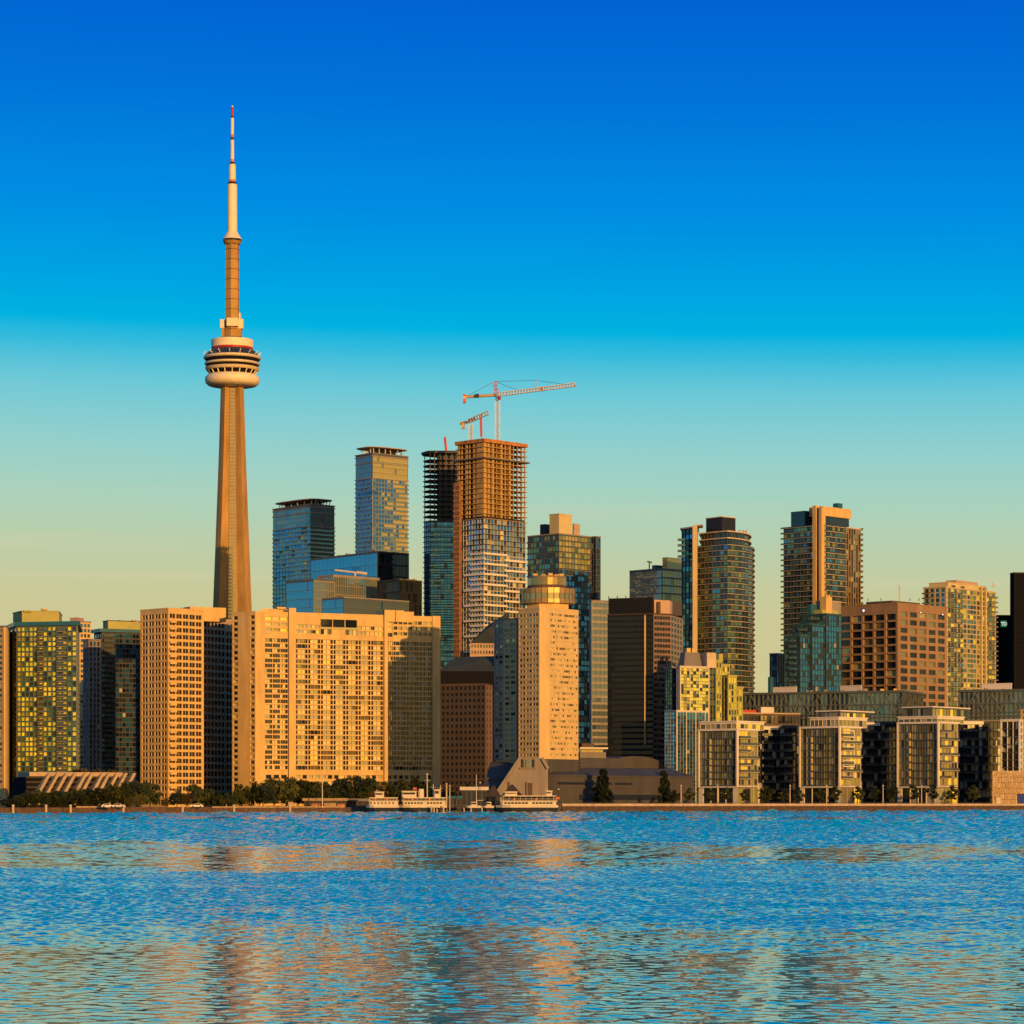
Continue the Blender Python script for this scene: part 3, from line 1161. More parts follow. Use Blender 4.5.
run(393, 432, 639.5, 771, cols=12, rows=26, pier=.26, mull=.08, group=4, pal='resdark', span=.27, cell=baydark, pat=(.20, .30, .30, .20))
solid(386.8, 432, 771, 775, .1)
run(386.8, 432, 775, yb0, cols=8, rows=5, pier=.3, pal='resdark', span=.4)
solid(432, 439.9, 612.5, yb0, .6)
b.roof(poly, zt, 'tan', .5, .1)
b.block([P(262, 1206), P(288, 1212), P(288, 1226), P(262, 1222)], zt, zb(609.4), 'tan')
b.block([P(277, 1208), P(286, 1210), P(286, 1214), P(277, 1212)], zb(609.4), zb(607.4), 'tan', nm='roof_unit')
# lift heads
for a, c, y in ((383.4, 394.2, 608), (394.8, 403, 608), (403, 413.5, 609)):
    m_ = MB()
    m_.obox(E0, u, nE, s_of(a), s_of(c), -9, 1.2 if a < 400 else .4, zt - 2.5, zb(y), 'tan')
    part(m_, 'lift_head', b.root)
# back and side walls
b.mb().obox(poly[2], (poly[3] - poly[2]).normalized(), Vector(((poly[3] - poly[2]).normalized().y, -(poly[3] - poly[2]).normalized().x)), .8, (poly[3] - poly[2]).length, -.6, -.03, GROUND, zt, 'tan')
b.mb().prism([P(238, 1238), P(440, 1260), P(440, 1262), P(238, 1240)], GROUND, zt - .1, 'tan')
b.finish()

# terraced podium with slanting fins
TP = [P(22, 1012), P(132, 1030)]
b = Building('terraced_building', 'low terraced building with slanting sunlit fin walls behind dark trees', 'apartment block', P(80, 1030), vis=800)
ut = (TP[1] - TP[0]).normalized()
nt = Vector((ut.y, -ut.x))
LT = (TP[1] - TP[0]).length
for k in range(6):
    m_ = MB()
    m_.obox(TP[0], ut, nt, 2 + k * .6, LT - 1, -30, -k * 2.6, GROUND + k * 1.9, GROUND + (k + 1) * 1.9, 'matteblack')
    m_.obox(TP[0], ut, nt, 2 + k * .6, LT - 1, -k * 2.6 - .1, -k * 2.6 + .12, GROUND + (k + 1) * 1.9 - .4, GROUND + (k + 1) * 1.9 + .3, 'darkbrown')
    part(m_, 'terrace', b.root)
for k in range(11):
    w0 = LT * (.02 + .078 * k + (0.02 if k in (4, 6) else 0))
    m_ = MB()
    # a sloping fin: follows the terraces back and up
    p = [(2.2, 1.0), (2.2, 3.0), (-13.0, 13.0), (-15.0, 13.0), (-15.0, 9.4)]
    tw = 1.2
    n5 = len(p)
    vs = []
    for ww in (w0, w0 + tw):
        for d, z in p:
            q = TP[0] + ut * ww + nt * d
            # fins lean to the right as they rise
            q = q + ut * (z * 1.0)
            vs.append((q.x, q.y, GROUND + z))
    fs = [tuple(range(n5)), tuple(range(2 * n5 - 1, n5 - 1, -1))] + [(i, n5 + i, n5 + (i + 1) % n5, (i + 1) % n5) for i in range(n5)]
    m_.add(vs, fs, 'tan')
    part(m_, 'fin_wall', b.root)
m_ = MB()
m_.obox(TP[0], ut, nt, LT * .16, LT * 1.02, -30, -14.2, GROUND + 11.3, GROUND + 13.2, 'tan_dim')
part(m_, 'parapet', b.root)
b.finish()

# ------------------------------------------------------------------ towers behind the tan block
def lens_canopy(b, poly, z, mt, rise=1.6):
    m_ = MB()
    c = sum(poly, Vector((0, 0))) / len(poly)
    q4 = offs(poly, 3.0)
    q = []
    for i in range(4):      # rounded corners
        p0, p1, p2 = q4[i - 1], q4[i], q4[(i + 1) % 4]
        a_, b_ = p1 + (p0 - p1) * .32, p1 + (p2 - p1) * .32
        for t_ in (0, .25, .5, .75, 1):
            q.append((a_ * (1 - t_) + p1 * t_) * (1 - t_) + (p1 * (1 - t_) + b_ * t_) * t_)
    inner = [c + (p - c) * .55 for p in q]
    m_.prism(inner, z - .2, z + .4, mt, q)
    m_.prism(q, z + .4, z + .9, mt, offs(q, .2))
    m_.prism(offs(q, .2), z + .9, z + 1.1 + rise, mt, [c + (p - c) * .5 for p in q])
    part(m_, 'canopy', b.root)


def icecell(c, r, rng):  # sky and sunrise reflections put into the choice of pane
    """pane colours painted as reflections, blue on the left to gold on the right"""
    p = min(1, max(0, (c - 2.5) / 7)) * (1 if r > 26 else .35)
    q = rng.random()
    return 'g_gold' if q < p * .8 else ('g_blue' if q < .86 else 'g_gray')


def ice(name, label, pl, pc, pr, Y, th, ytop, ycan, ycrown, pals, walls, vis, seed):
    R0 = rectb(pl, pc, pr, Y, th)
    # rounded far corners
    poly = R0
    z1 = wz(ytop, Y)
    zc = wz(ycrown, Y)
    b = Building(name, label, 'office tower' if 0 else 'glass tower', sum(poly, Vector((0, 0))) / 4, 'pair of glass towers with flat canopies', vis, seed)
    b.core(poly, GROUND, z1, 'black')
    rows = int((zc - GROUND) / 3.0)
    for i, (pal, wmat) in enumerate(zip(pals, walls)):
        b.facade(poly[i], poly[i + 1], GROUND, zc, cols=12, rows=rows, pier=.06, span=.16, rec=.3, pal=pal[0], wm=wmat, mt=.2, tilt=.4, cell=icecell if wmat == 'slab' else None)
        b.facade(poly[i], poly[i + 1], zc, z1, cols=16, rows=4, pier=.05, span=.06, rec=.15, pal=pal[1], wm='frame_metal', mt=1.6, tilt=.3)
    zs_ = [GROUND + k * (zc - .2 - GROUND) / rows for k in range(rows // 3, rows)]
    b.rings(poly, zs_[::1], .4, .3, 'slabgrey', 'g_rail', .8)
    b.rings(poly, [zc - .3, z1 - 1.8, wz(ycrown + (ytop - ycrown) * .62, Y)], .5, .6, 'slabgrey', name='floor_slab')
    b.roof(poly, z1, 'grey', .6, .5)
    b.block([p for p in offs(poly, -6)], z1, z1 + 3.6, 'black', nm='plant_room')
    zcn = wz(ycan, Y)
    m_ = MB()
    q = offs(poly, -2.5)
    for i in range(4):
        for t_ in (0.02, .2, .4, .6, .8):
            p = q[i] + (q[(i + 1) % 4] - q[i]) * t_
            p2 = p + (sum(poly, Vector((0, 0))) / 4 - p) * b.r.uniform(-.12, .12)
            m_.bar((p.x, p.y, z1 + .5), (p2.x, p2.y, zcn + .3), .35, 'offwhite', 5)
    part(m_, 'column', b.root)
    lens_canopy(b, offs(poly, -1.5), zcn, 'tan_dim', .5)
    b.finish()


ice('glass_tower', 'shorter glass tower with a flat floating canopy just right of the observation tower', 273, 310.5, 334.5, 1935, 40, 504.5, 499.5, 526,
    [('ice', 'gray'), ('dark', 'dark')], ['frame_metal', 'darkgrey'], 615, 1)
ice('glass_tower', 'taller blue glass tower with a flat floating canopy and sunlit balconies', 355.6, 372.4, 408, 1850, 40, 453.5, 447.5, 478,
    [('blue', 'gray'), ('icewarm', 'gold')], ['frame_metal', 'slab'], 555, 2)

# glass office boxes
poly = rectb(310.5, 377.5, 409, 1710, 40)
b, z1 = simple('office_building', 'plain teal glass office box below the tall canopied tower', 'office building', poly, 552, 1710,
               [dict(cols=16, rows=22, pier=.04, span=.05, rec=.12, pal='tealflat', wm='frame_metal', tilt=.15), dict(cols=10, rows=22, pier=.08, span=.12, rec=.2, pal='dark', wm='black')], wm='frame_metal', vis=590, roofm='frame_metal')
b.units(poly, z1 + .6, 6, 'slabgrey', (.5, 1.5))
b.finish()
# three grey-green curtain wall boxes
poly = rectb(286, 313.6, 335, 1600, 45)
b, z1 = simple('office_building', 'blue grey glass office block at the left of the group behind the long tan block', 'office building', poly, 580, 1600,
               [dict(cols=12, rows=26, pier=.05, span=.06, rec=.12, pal='tealflat', wm='frame_metal', tilt=.15), dict(cols=10, rows=26, pier=.12, span=.06, rec=.2, pal='gray', wm='slabgrey', tilt=.2)], wm='frame_metal', vis=612, roofm='frame_metal')
b.finish()
poly = rectb(317.5, 333.5, 379.5, 1640, 45)
b, z1 = simple('office_building', 'grey striped office block with a roof crane behind the long tan block', 'office building', poly, 575.5, 1640,
               [dict(cols=8, rows=26, pier=.3, span=.06, rec=.3, pal='gray', wm='slabgrey'), dict(cols=20, rows=26, pier=.14, span=.06, rec=.2, pal='gray', wm='slabgrey', tilt=.2)], wm='frame_metal', vis=600, roofm='slabgrey')
b.finish()
c0 = P(355, 1655)
rc = thing('roof_crane', 'small pale crane lying low on the grey office roof', 'crane', (c0.x, c0.y, z1 + .6))
m_ = MB()
m_.bar((c0.x, c0.y, z1), (c0.x, c0.y, z1 + 3), .6, 'offwhite'); part(m_, 'post', rc)
m_ = MB()
a0 = P(335, 1655); a1 = P(367, 1655)
m_.bar((a0.x, a0.y, wz(570, 1655)), (a1.x, a1.y, wz(574, 1655)), .55, 'offwhite', 5)
m_.bar((c0.x + 1, a1.y, wz(572.4, 1655)), (a1.x, a1.y, wz(573.8, 1655)), .9, 'offwhite', 5)
part(m_, 'jib', rc)
poly = rectb(377, 399, 422, 1630, 45)
b, z1 = simple('office_building', 'black glass office block at the right of the group behind the long tan block', 'office building', poly, 580, 1630,
               [dict(cols=10, rows=20, pier=.06, span=.14, pal='dark', wm='black'), dict(cols=10, rows=20, pier=.06, span=.14, pal='dark', wm='black')], wm='black', vis=612, roofm='greenroof')
b.units(poly, z1 + .6, 5, 'tan_dim', (.6, 1.4))
b.finish()
poly = rectb(322, 343.7, 409, 1520, 45)
b, z1 = simple('office_building', 'low grey green glass office block directly above the roof of the long tan block', 'office building', poly, 597.5, 1520,
               [dict(cols=9, rows=24, pier=.05, span=.05, rec=.12, pal='tealflat', wm='frame_metal', tilt=.15), dict(cols=30, rows=24, pier=.1, span=.05, rec=.15, pal='gray', wm='frame_metal', tilt=.2)], wm='frame_metal', vis=615, roofm='slabgrey')
b.finish()

# ------------------------------------------------------------------ two towers under construction
# left, darker one
poly = rectb(424, 438, 462, 1690, 62)
poly = [P(424, 1700), P(430, 1692), P(458, 1692), P(462, 1706), P(437, 1712), P(426, 1707)]
Yc = 1695
b = Building('tower_under_construction', 'dark unfinished tower with open floors above blue glass, left of the taller one', 'unfinished tower', P(443, 1700), 'towers under construction', 660, 3)
ztop, zgl = wz(453, Yc), wz(521.8, Yc)
fl = 3.12
nfl = int((ztop - GROUND) / fl)
b.core(poly, GROUND, zgl, 'black')
for i in range(3):
    b.facade(poly[i], poly[i + 1], GROUND, zgl, cols=(3, 8, 3)[i], rows=int((zgl - GROUND) / fl), pier=.08, span=.18, rec=.3, pal='blue', wm='frame_metal', tilt=.5)
b.rings(poly, [GROUND + k * fl for k in range(30, nfl)] + [ztop], .7, .3, 'rawdark', name='floor_slab')
for k in range(12, int((zgl - GROUND) / fl)):
    b.balcony(poly[1], poly[2], *( (0, 6.5) if k % 3 else (9, 16)), GROUND + k * fl, 1.4, 'offwhite' if k < 36 else 'slabgrey', 'offwhite' if k < 36 else 'g_rail', rh=.9)
cc = [P(437, 1697), P(455, 1696), P(457, 1704), P(438, 1709)]
m_ = MB(); m_.prism(cc, zgl, ztop, 'rawdark'); part(m_, 'core_wall', b.root)
m_ = MB()
for pxx, yy in ((424.8, 1700), (430.2, 1692.5), (434.6, 1692.5), (440, 1692.5), (446, 1692.5), (452, 1692.5), (457, 1693)):
    p = P(pxx, yy)
    m_.box(p.x - .3, p.x + .3, p.y - .3, p.y + .3, zgl, ztop, 'rawdark')
part(m_, 'column', b.root)
m_ = MB(); m_.prism(offs(poly, 1.6), ztop - .6, ztop + .9, 'darkgrey'); part(m_, 'formwork', b.root)
c = P(446.5, 1700)
m_ = MB(); m_.bar((c.x, c.y, ztop), (c.x - 1, c.y, wz(436, Yc)), .75, 'crane_red', 6); part(m_, 'placing_boom', b.root)
b.finish()

# right, taller one
poly = [P(457, 1638), P(486, 1602), P(527, 1636), P(500, 1676)]
poly = rectb(457, 484, 526, 1602, 46)
Yc = 1602
b = Building('tower_under_construction', 'tallest unfinished tower, open orange concrete floors above white balconies, with a crane on top', 'unfinished tower', P(490, 1620), 'towers under construction', 655, 4)
ztop, zgl = wz(440, Yc), wz(516, Yc)
fl = 2.98
nfl = int((ztop - GROUND) / fl)
b.core(poly, GROUND, zgl, 'black')
ngl = int((zgl - GROUND) / fl)
for i in range(2):
    b.facade(poly[i], poly[i + 1], GROUND, GROUND + ngl * fl, cols=(9, 13)[i], rows=ngl, pier=.10, span=.12, rec=.4, pal='bluewarm', wm='offwhite', sm='offwhite', tilt=.5, mt=.05)
L0, L1 = (poly[1] - poly[0]).length, (poly[2] - poly[1]).length
for k in range(14, ngl):
    zz = GROUND + k * fl
    white = k < 50
    if k % 2 or not white:
        b.balcony(poly[1], poly[2], .2, L1 * (.52 if white else .97), zz, 1.5, 'white' if white else 'slabgrey', 'white' if white else None, rh=.95)
    else:
        b.balcony(poly[1], poly[2], L1 * .45, L1 - .2, zz, 1.5, 'white', 'white', rh=.95)
for k in range(20, ngl):
    zz = GROUND + k * fl
    b.balcony(poly[0], poly[1], L0 * (.55 if k % 3 else .3), L0 + 1.4, zz, 1.5, 'white' if k < 50 else 'slabgrey', 'white' if k < 50 else None, rh=.95)
b.rings(poly, [GROUND + k * fl for k in range(ngl, nfl)] + [ztop - .4], .7, .34, 'rawconc', name='floor_slab')
inner = offs(poly, -5)
iq = offs(poly, -6.5)
m_ = MB(); m_.prism([iq[0], iq[1], iq[1] + (iq[2] - iq[1]) * .74, iq[0] + (iq[3] - iq[0]) * .74], zgl, ztop, 'rawdark'); part(m_, 'core_wall', b.root)  # core darkened in colour to read as shaded openings
for i in range(4):
    n_ = (7, 10, 7, 10)[i]
    for k in range(n_):
        a = poly[i] + (poly[(i + 1) % 4] - poly[i]) * ((k + .05) / n_)
        uu = (poly[(i + 1) % 4] - poly[i]).normalized()
        n2 = Vector((uu.y, -uu.x))
        m_ = MB()
        deep = (k % 2 == 0) and not (i == 1 and k > 6) and not (i == 2) and not (i == 3 and k < 2)
        m_.obox(a, uu, n2, 0, 1.5 if deep else .5, -6.4 if deep else -1.0, -.3, zgl, ztop, 'rawconc')
        part(m_, 'column', b.root)
m_ = MB()
q = offs(poly, 1.0)
m_.prism(q, ztop - .4, ztop + .5, 'form')
for i in range(4):
    uu = (q[(i + 1) % 4] - q[i]).normalized()
    m_.obox(q[i], uu, Vector((uu.y, -uu.x)), .1, (q[(i + 1) % 4] - q[i]).length - .1, -.3, -.05, ztop - 1.2, ztop + .9, 'form')
part(m_, 'formwork', b.root)
# protective deck a few floors down
m_ = MB(); m_.prism(offs(poly, 1.6), wz(458.5, Yc), wz(457, Yc), 'rawdark'); part(m_, 'safety_deck', b.root)
# hoist mast on the left face
m_ = MB()
uu = (poly[1] - poly[0]).normalized(); n2 = Vector((uu.y, -uu.x))
m_.obox(poly[0], uu, n2, .2, L0 * .22, 0.9, 3.0, GROUND, wz(480, Yc), 'hoist')
for k in range(60):
    zz = GROUND + 40 + k * 3
    if zz < wz(482, Yc): m_.obox(poly[0], uu, n2, .1, L0 * .23, 2.9, 3.2, zz, zz + 1.1, 'form')
part(m_, 'hoist', b.root)
b.finish()
UC_TOP = ztop


def lattice(m_, a, c, w, mt, n, alt=None):
    """square lattice girder from a to c"""
    a, c = Vector(a), Vector(c)
    d = (c - a).normalized()
    s = Vector((0, 1, 0)) if abs(d.y) < .9 else Vector((1, 0, 0))
    t_ = d.cross(s).normalized()
    cor = [(s * i + t_ * j) * (w / 2) for i, j in ((-1, -1), (1, -1), (1, 1), (-1, 1))]
    for k in cor:
        m_.bar(a + k, c + k, .16 * w / 2 + .07, mt, 4)
    L = (c - a).length
    for q in range(n):
        p0, p1 = a + d * L * q / n, a + d * L * (q + 1) / n
        for i in range(4):
            m_.bar(p0 + cor[i], p1 + cor[(i + 1) % 4], .1 * w / 2 + .04, mt, 3)
            m_.bar(p0 + cor[i], p0 + cor[(i + 1) % 4], .1 * w / 2 + .04, mt, 3)


def W3(px_, py_, Y): return (wx(px_, Y), Y, wz(py_, Y))


Yk = 1622
k = W3(497.3, 438, Yk)
cr = thing('tower_crane', 'tall red and white tower crane with a long horizontal jib on the tallest unfinished tower', 'tower crane', (k[0], k[1], UC_TOP), 'tower cranes')
m_ = MB(); lattice(m_, W3(497.5, 440, Yk), W3(497.5, 396.5, Yk), 2.6, 'steel', 12); part(m_, 'mast', cr)
m_ = MB(); lattice(m_, W3(497.5, 397, Yk), W3(494.5, 381.5, Yk), 2.2, 'crane_red', 4); part(m_, 'tower_head', cr)
m_ = MB(); lattice(m_, W3(499, 394.5, Yk - 8), W3(575.5, 384.6, Yk - 20), 1.9, 'steel', 26)
m_.bar(W3(540, 389.5, Yk - 14), W3(543, 389.5, Yk - 14), 1.1, 'crane_red')
part(m_, 'jib', cr)
m_ = MB(); m_.bar(W3(573.5, 386, Yk - 20), W3(576.2, 386, Yk - 20), .6, 'crane_red', 5); part(m_, 'jib_tip', cr)
m_ = MB(); m_.bar(W3(496.5, 395, Yk), W3(466, 396.8, Yk + 6), .9, 'tan', 5); m_.bar(W3(475, 396, Yk + 3), W3(479, 395.6, Yk + 3), 1.3, 'darkgrey', 5); part(m_, 'counter_jib', cr)
m_ = MB(); x, y, z = W3(464.5, 397.5, Yk + 6); m_.box(x - .9, x + .9, y - 1.5, y + 1.5, z - 3.2, z + 1.8, 'crane_red'); m_.box(x - .95, x + .95, y - 1.6, y + 1.6, z - .8, z + .4, 'offwhite'); part(m_, 'counterweight', cr)
m_ = MB()
m_.bar(W3(535.8, 389.5, Yk - 14), W3(536, 380.3, Yk - 14), .3, 'crane_red', 4)
part(m_, 'jib_post', cr)
m_ = MB()
for a, c in (((494.6, 381.5, 0), (536, 380.3, -14)), ((536, 380.3, -14), (566, 384.5, -18)), ((494.6, 381.5, 0), (468, 395.5, 5)), ((494.6, 381.5, 0), (519, 390.5, -10))):
    m_.bar(W3(a[0], a[1], Yk + a[2]), W3(c[0], c[1], Yk + c[2]), .13, 'frame_metal', 3)
part(m_, 'pendant_cable', cr)
m_ = MB(); x, y, z = W3(499.3, 397.5, Yk - 2); m_.box(x - .9, x + .9, y - 1.2, y + 1.2, z - 1.2, z + 1.2, 'crane_red'); part(m_, 'cab', cr)
Yk = 1640
k = W3(471, 438, Yk)
cr = thing('tower_crane', 'short tower crane with a stubby raised jib at the left corner of the unfinished roof', 'tower crane', (k[0], k[1], UC_TOP), 'tower cranes')
m_ = MB(); lattice(m_, W3(471, 440, Yk), W3(471, 424, Yk), 2.4, 'steel', 5); part(m_, 'mast', cr)
m_ = MB(); lattice(m_, W3(468, 421.5, Yk - 3), W3(488.5, 412.5, Yk - 14), 2.0, 'steel', 8); m_.bar(W3(468, 421.3, Yk), W3(475, 418, Yk), 1.2, 'crane_red'); part(m_, 'jib', cr)
m_ = MB(); m_.bar(W3(470, 421.5, Yk), W3(460, 423.5, Yk + 3), .8, 'tan', 5); part(m_, 'counter_jib', cr)
m_ = MB(); x, y, z = W3(463.3, 425, Yk + 2); m_.box(x - .9, x + .9, y - 1.4, y + 1.4, z - 2.2, z + 1.2, 'bronze'); part(m_, 'counterweight', cr)
m_ = MB(); m_.bar(W3(481.5, 437, Yk - 8), W3(480.8, 414, Yk - 8), .7, 'crane_red', 6); part(m_, 'hoist_post', cr)

# ------------------------------------------------------------------ middle group
# stepped dark condominium with a cream top
def jcell(c, r, rng):
    return None if r > 38 else rng.choices(['g_teal', 'g_dark', 'frame_dark'], [5, 4, 3])[0]


def jcell2(c, r, rng):  # reflections painted by pane colour, gold near the top and teal below
    if r > 41:
        return rng.choices(['g_gold', 'g_yellow', 'g_warm', 'g_green'], [5, 3, 3, 2])[0]
    return rng.choices(['g_teal', 'g_dark', 'frame_dark', 'g_blue'], [5, 4, 3, 1])[0]


poly = rectb(527.5, 558.7, 591, 1650, 46)
g = dict(pier=.10, span=.20, rec=.3, mt=.8, tilt=.5)
b, z1 = simple(AP, 'dark glass apartment tower topped by a cream block behind the round topped hotel', 'apartment tower', poly, 534, 1650,
               [dict(g, cols=11, rows=48, pal='greend', wm='darkgrey', sm='darkgrey', cell=jcell), dict(g, cols=10, rows=48, pal='green', wm='frame_metal', sm='frame_metal', cell=jcell2)], vis=750, roofm='slabgrey')
b.block(rectb(549.5, 559, 572, 1656, 46), z1, wz(514, 1656), 'cream', roof='cream')
b.block(rectb(540, 545, 550, 1672, 46), z1, wz(524, 1672), 'darkgrey')
b.block(rectb(572.5, 574, 580, 1672, 46), z1, wz(523.5, 1672), 'pink')
nr = 48
b.rings(poly, [GROUND + kk * (z1 - .8 - GROUND) / nr for kk in range(10, nr)], .4, .22, 'slabgrey', 'frame_dark', .6)
b.finish()
poly = rectb(588.5, 596, 600.7, 1710, 46)
b, z1 = simple('office_tower', 'slim brown slab tower peeking out behind the cream topped one', 'office tower', poly, 537, 1710,
               [dict(cols=3, rows=50, pier=.12, span=.14, pal='office', wm='brownwall'), dict(cols=3, rows=50, pier=.12, span=.14, pal='blue', wm='frame_metal')], wm='brownwall', vis=605)
b.finish()

# hotel with a round crown
HP = [P(494, 1134), P(516.5, 1123), P(518.4, 1112), P(539.3, 1102.5), P(549.6, 1103.5), P(578.4, 1120), P(566, 1149), P(508, 1156)]
b = Building('hotel_tower', 'tan hotel tower with chamfered faces and a round glazed crown', 'hotel', P(536, 1140), vis=759)
zt = wz(609.5, 1106)
zl = wz(620, 1129)
low = [HP[0], HP[1], P(520, 1134), P(510, 1152)]
main = [HP[2], HP[3], HP[4], HP[5], HP[6], P(520, 1144)]
b.core(main, GROUND, zt, 'black', .5)
b.core([HP[0], HP[1], P(522, 1134), P(512, 1154)], GROUND, zl, 'hotel', .5)
rows = 26
zb0 = wz(759, 1104)
HC = {}


def hcell(c, r, rng):
    k = (c // 3, r)
    if k not in HC:
        HC[k] = rng.choices([0, 1, 2, 3, 4], [22, 12, 22, 40, 6])[0]
    if HC[k] == 4 or c % 3 == HC[k]:
        return 'g_dark'
    return 'blind_cream' if rng.random() < .6 else 'blind_olive'


mtg = dict(rows=rows, rec=.35, wm='hotel', mt=1.6)
b.facade(HP[0], HP[0] + (HP[1] - HP[0]) * .42, zb0, zl, cols=2, pier=.2, span=.45, pal='hotel', **dict(mtg, wm='slabgrey'))
b.facade(HP[0] + (HP[1] - HP[0]) * .42, HP[1], zb0, zl, cols=2, pier=.25, span=.45, pal='hotel', **mtg)
b.facade(HP[2], HP[3], zb0, zt, cols=6, group=2, mull=.05, pier=.28, span=.52, pal='hotel', **mtg)
b.mb().obox(HP[4], (HP[5] - HP[4]).normalized(), Vector(((HP[5] - HP[4]).normalized().y, -(HP[5] - HP[4]).normalized().x)), .02, (HP[5] - HP[4]).length - .02, -.5, -.01, GROUND, zb0, 'hall')
uu = (HP[4] - HP[3]).normalized()
b.mb().obox(HP[3], uu, Vector((uu.y, -uu.x)), .02, (HP[4] - HP[3]).length - .02, -.5, 0, zb0, zt, 'hotel')
b.facade(HP[4], HP[5], zb0, zt, cols=18, group=3, mull=.04, pier=.12, span=.60, pal='hotelr', ml=.6, mr=.5, cell=hcell, **mtg)
for A_, B_ in ((HP[5], HP[6]), (HP[1], HP[2]), (HP[6], main[5])):
    uu = (B_ - A_).normalized()
    b.mb().obox(A_, uu, Vector((uu.y, -uu.x)), .03, (B_ - A_).length - .03, -.5, -.02, zb0, zt if A_ != HP[1] else zl, 'hotel' if A_ != HP[1] else 'darkgrey')
b.roof(main, zt, 'hotel', .7, .1)
b.roof([HP[0], HP[1], P(521, 1134), P(511, 1154)], zl, 'grey', .5, .1)
hc = P(547.5, 1127)
hp = 1127 / F
zz = lambda y: wz(y, 1114)
m_ = MB()
m_.prism([hc + Vector((math.cos(a), math.sin(a))) * 22.5 * hp for a in [math.radians(22.5 + 45 * i_) for i_ in range(8)]], zt, zz(602), 'hotel'); part(m_, 'crown_base', b.root)
def drum(r, ya, yb, mt, nm, seg=28, alt=None):
    m_ = MB()
    m_.lathe([(r * hp - .6, zz(ya)), (r * hp, zz(ya)), (r * hp, zz(yb)), (r * hp - .6, zz(yb))], hc, mt, seg)
    part(m_, nm, b.root)
drum(27.6, 602, 598.2, 'bronze', 'crown_band')
drum(27.2, 598.2, 592.2, 'g_warm', 'crown_window', 28)
drum(27.6, 592.2, 587, 'bronze', 'crown_band')
m_ = MB()
for i_ in range(28):
    a = 2 * math.pi * i_ / 28
    d = Vector((math.cos(a), math.sin(a)))
    p = hc + d * 27.5 * hp
    m_.bar((p.x, p.y, zz(602)), (p.x, p.y, zz(587)), .18, 'brownwall', 4)
part(m_, 'crown_mullion', b.root)
m_ = MB()
m_.lathe([(4 * hp, zz(587)), (19.6 * hp, zz(587)), (19.4 * hp, zz(583.4)), (19.0 * hp, zz(583.2)), (18.9 * hp, zz(576)), (19.3 * hp, zz(575.8)), (18.5 * hp, zz(574))], hc, ['bronze', 'brownwall', 'bronze', 'g_bronze', 'bronze', 'bronze'], 24)
part(m_, 'crown_drum', b.root)
for dx, h in ((-12, 1), (-4, .7), (3, 1.2), (9, .7), (14, .9)):
    x = hc.x + dx * hp
    m_ = MB(); m_.box(x - .9, x + .9, hc.y - 3, hc.y - 1, zz(574), zz(574) + h, 'tan'); part(m_, 'roof_unit', b.root)
b.finish()

# brown office building, its shaded front and lit right end put into the colours
poly = [P(436, 1404), P(486, 1396), P(492.5, 1410), P(492, 1450), P(440, 1450)]
b = Building('office_building', 'dark brown office building with rows of small square windows left of the hotel', 'office building', P(465, 1420), vis=795)
z1 = wz(685, 1400)
b.core(poly, GROUND, z1, 'black')
b.facade(poly[0], poly[1], GROUND, z1, cols=11, rows=19, pier=.5, span=.5, rec=.4, pal='matte', wm='darkbrown', mt=.8)
b.facade(poly[1], poly[2], GROUND, z1, cols=2, rows=19, pier=.5, span=.5, rec=.4, pal='dark', wm='pinkdark', mt=.8)
b.roof(poly, z1, 'brownwall')
b.finish()
# sloped green-black roofs behind it
def sloped(name, label, cat, pl, pr, Y, dep, ylo, yhiL, yhiR, inset, wall, roof, rows=0):
    a, c = P(pl, Y), P(pr, Y + 4)
    d = P(pr, Y + dep); e = P(pl, Y + dep)
    b = Building(name, label, cat, (a + d) / 2, None, ylo)
    zl_ = wz(ylo, Y)
    if rows:
        b.core([a, c, d, e], GROUND, zl_, 'black')
        b.facade(a, c, GROUND, zl_, cols=14, rows=rows, pier=.4, span=.5, pal='dark', wm=wall)
        u_ = (d - c).normalized()
        b.mb().obox(c, u_, Vector((u_.y, -u_.x)), .05, (d - c).length, -.4, -.03, GROUND, zl_, wall)
    else:
        b.mb().prism([a, c, d, e], GROUND, zl_, wall)
    m_ = MB()
    top = [P(pl + inset, Y + dep * .5), P(pr - inset * .2, Y + dep * .5)]
    vs = [(a.x, a.y - .3, zl_), (c.x + .3, c.y - .3, zl_), (d.x + .3, d.y, zl_), (e.x, e.y, zl_), (top[0].x, top[0].y, wz(yhiL, Y + dep * .5)), (top[1].x, top[1].y, wz(yhiR, Y + dep * .5))]
    m_.add(vs, [(0, 1, 5, 4), (1, 2, 5), (2, 3, 4, 5), (3, 0, 4), (3, 2, 1, 0)], roof)
    part(m_, 'roof', b.root)
    b.finish()
    return b
sloped('office_building', 'dark building with a long sloping green black roof above the square windowed office', 'office building', 439, 500, 1440, 36, 671, 657, 656, 16, 'matteblack', 'greenroof')
sloped('office_building', 'building with a pink window row under a tall black gable roof by the hotel', 'office building', 470, 512, 1500, 40, 643, 625, 612, 18, 'pink', 'greenroof', rows=26)

# pale striped glass building
poly = rectb(589, 591.5, 610, 1470, 30)
b, z1 = simple('office_building', 'pale grey striped glass office building squeezed between the hotel and the dark tower', 'office building', poly, 601, 1470,
               [None, dict(cols=4, rows=30, pier=.05, span=.34, pal='gray', wm='slabgrey', sm='slabgrey')], wm='slabgrey', vis=750)
b.finish()

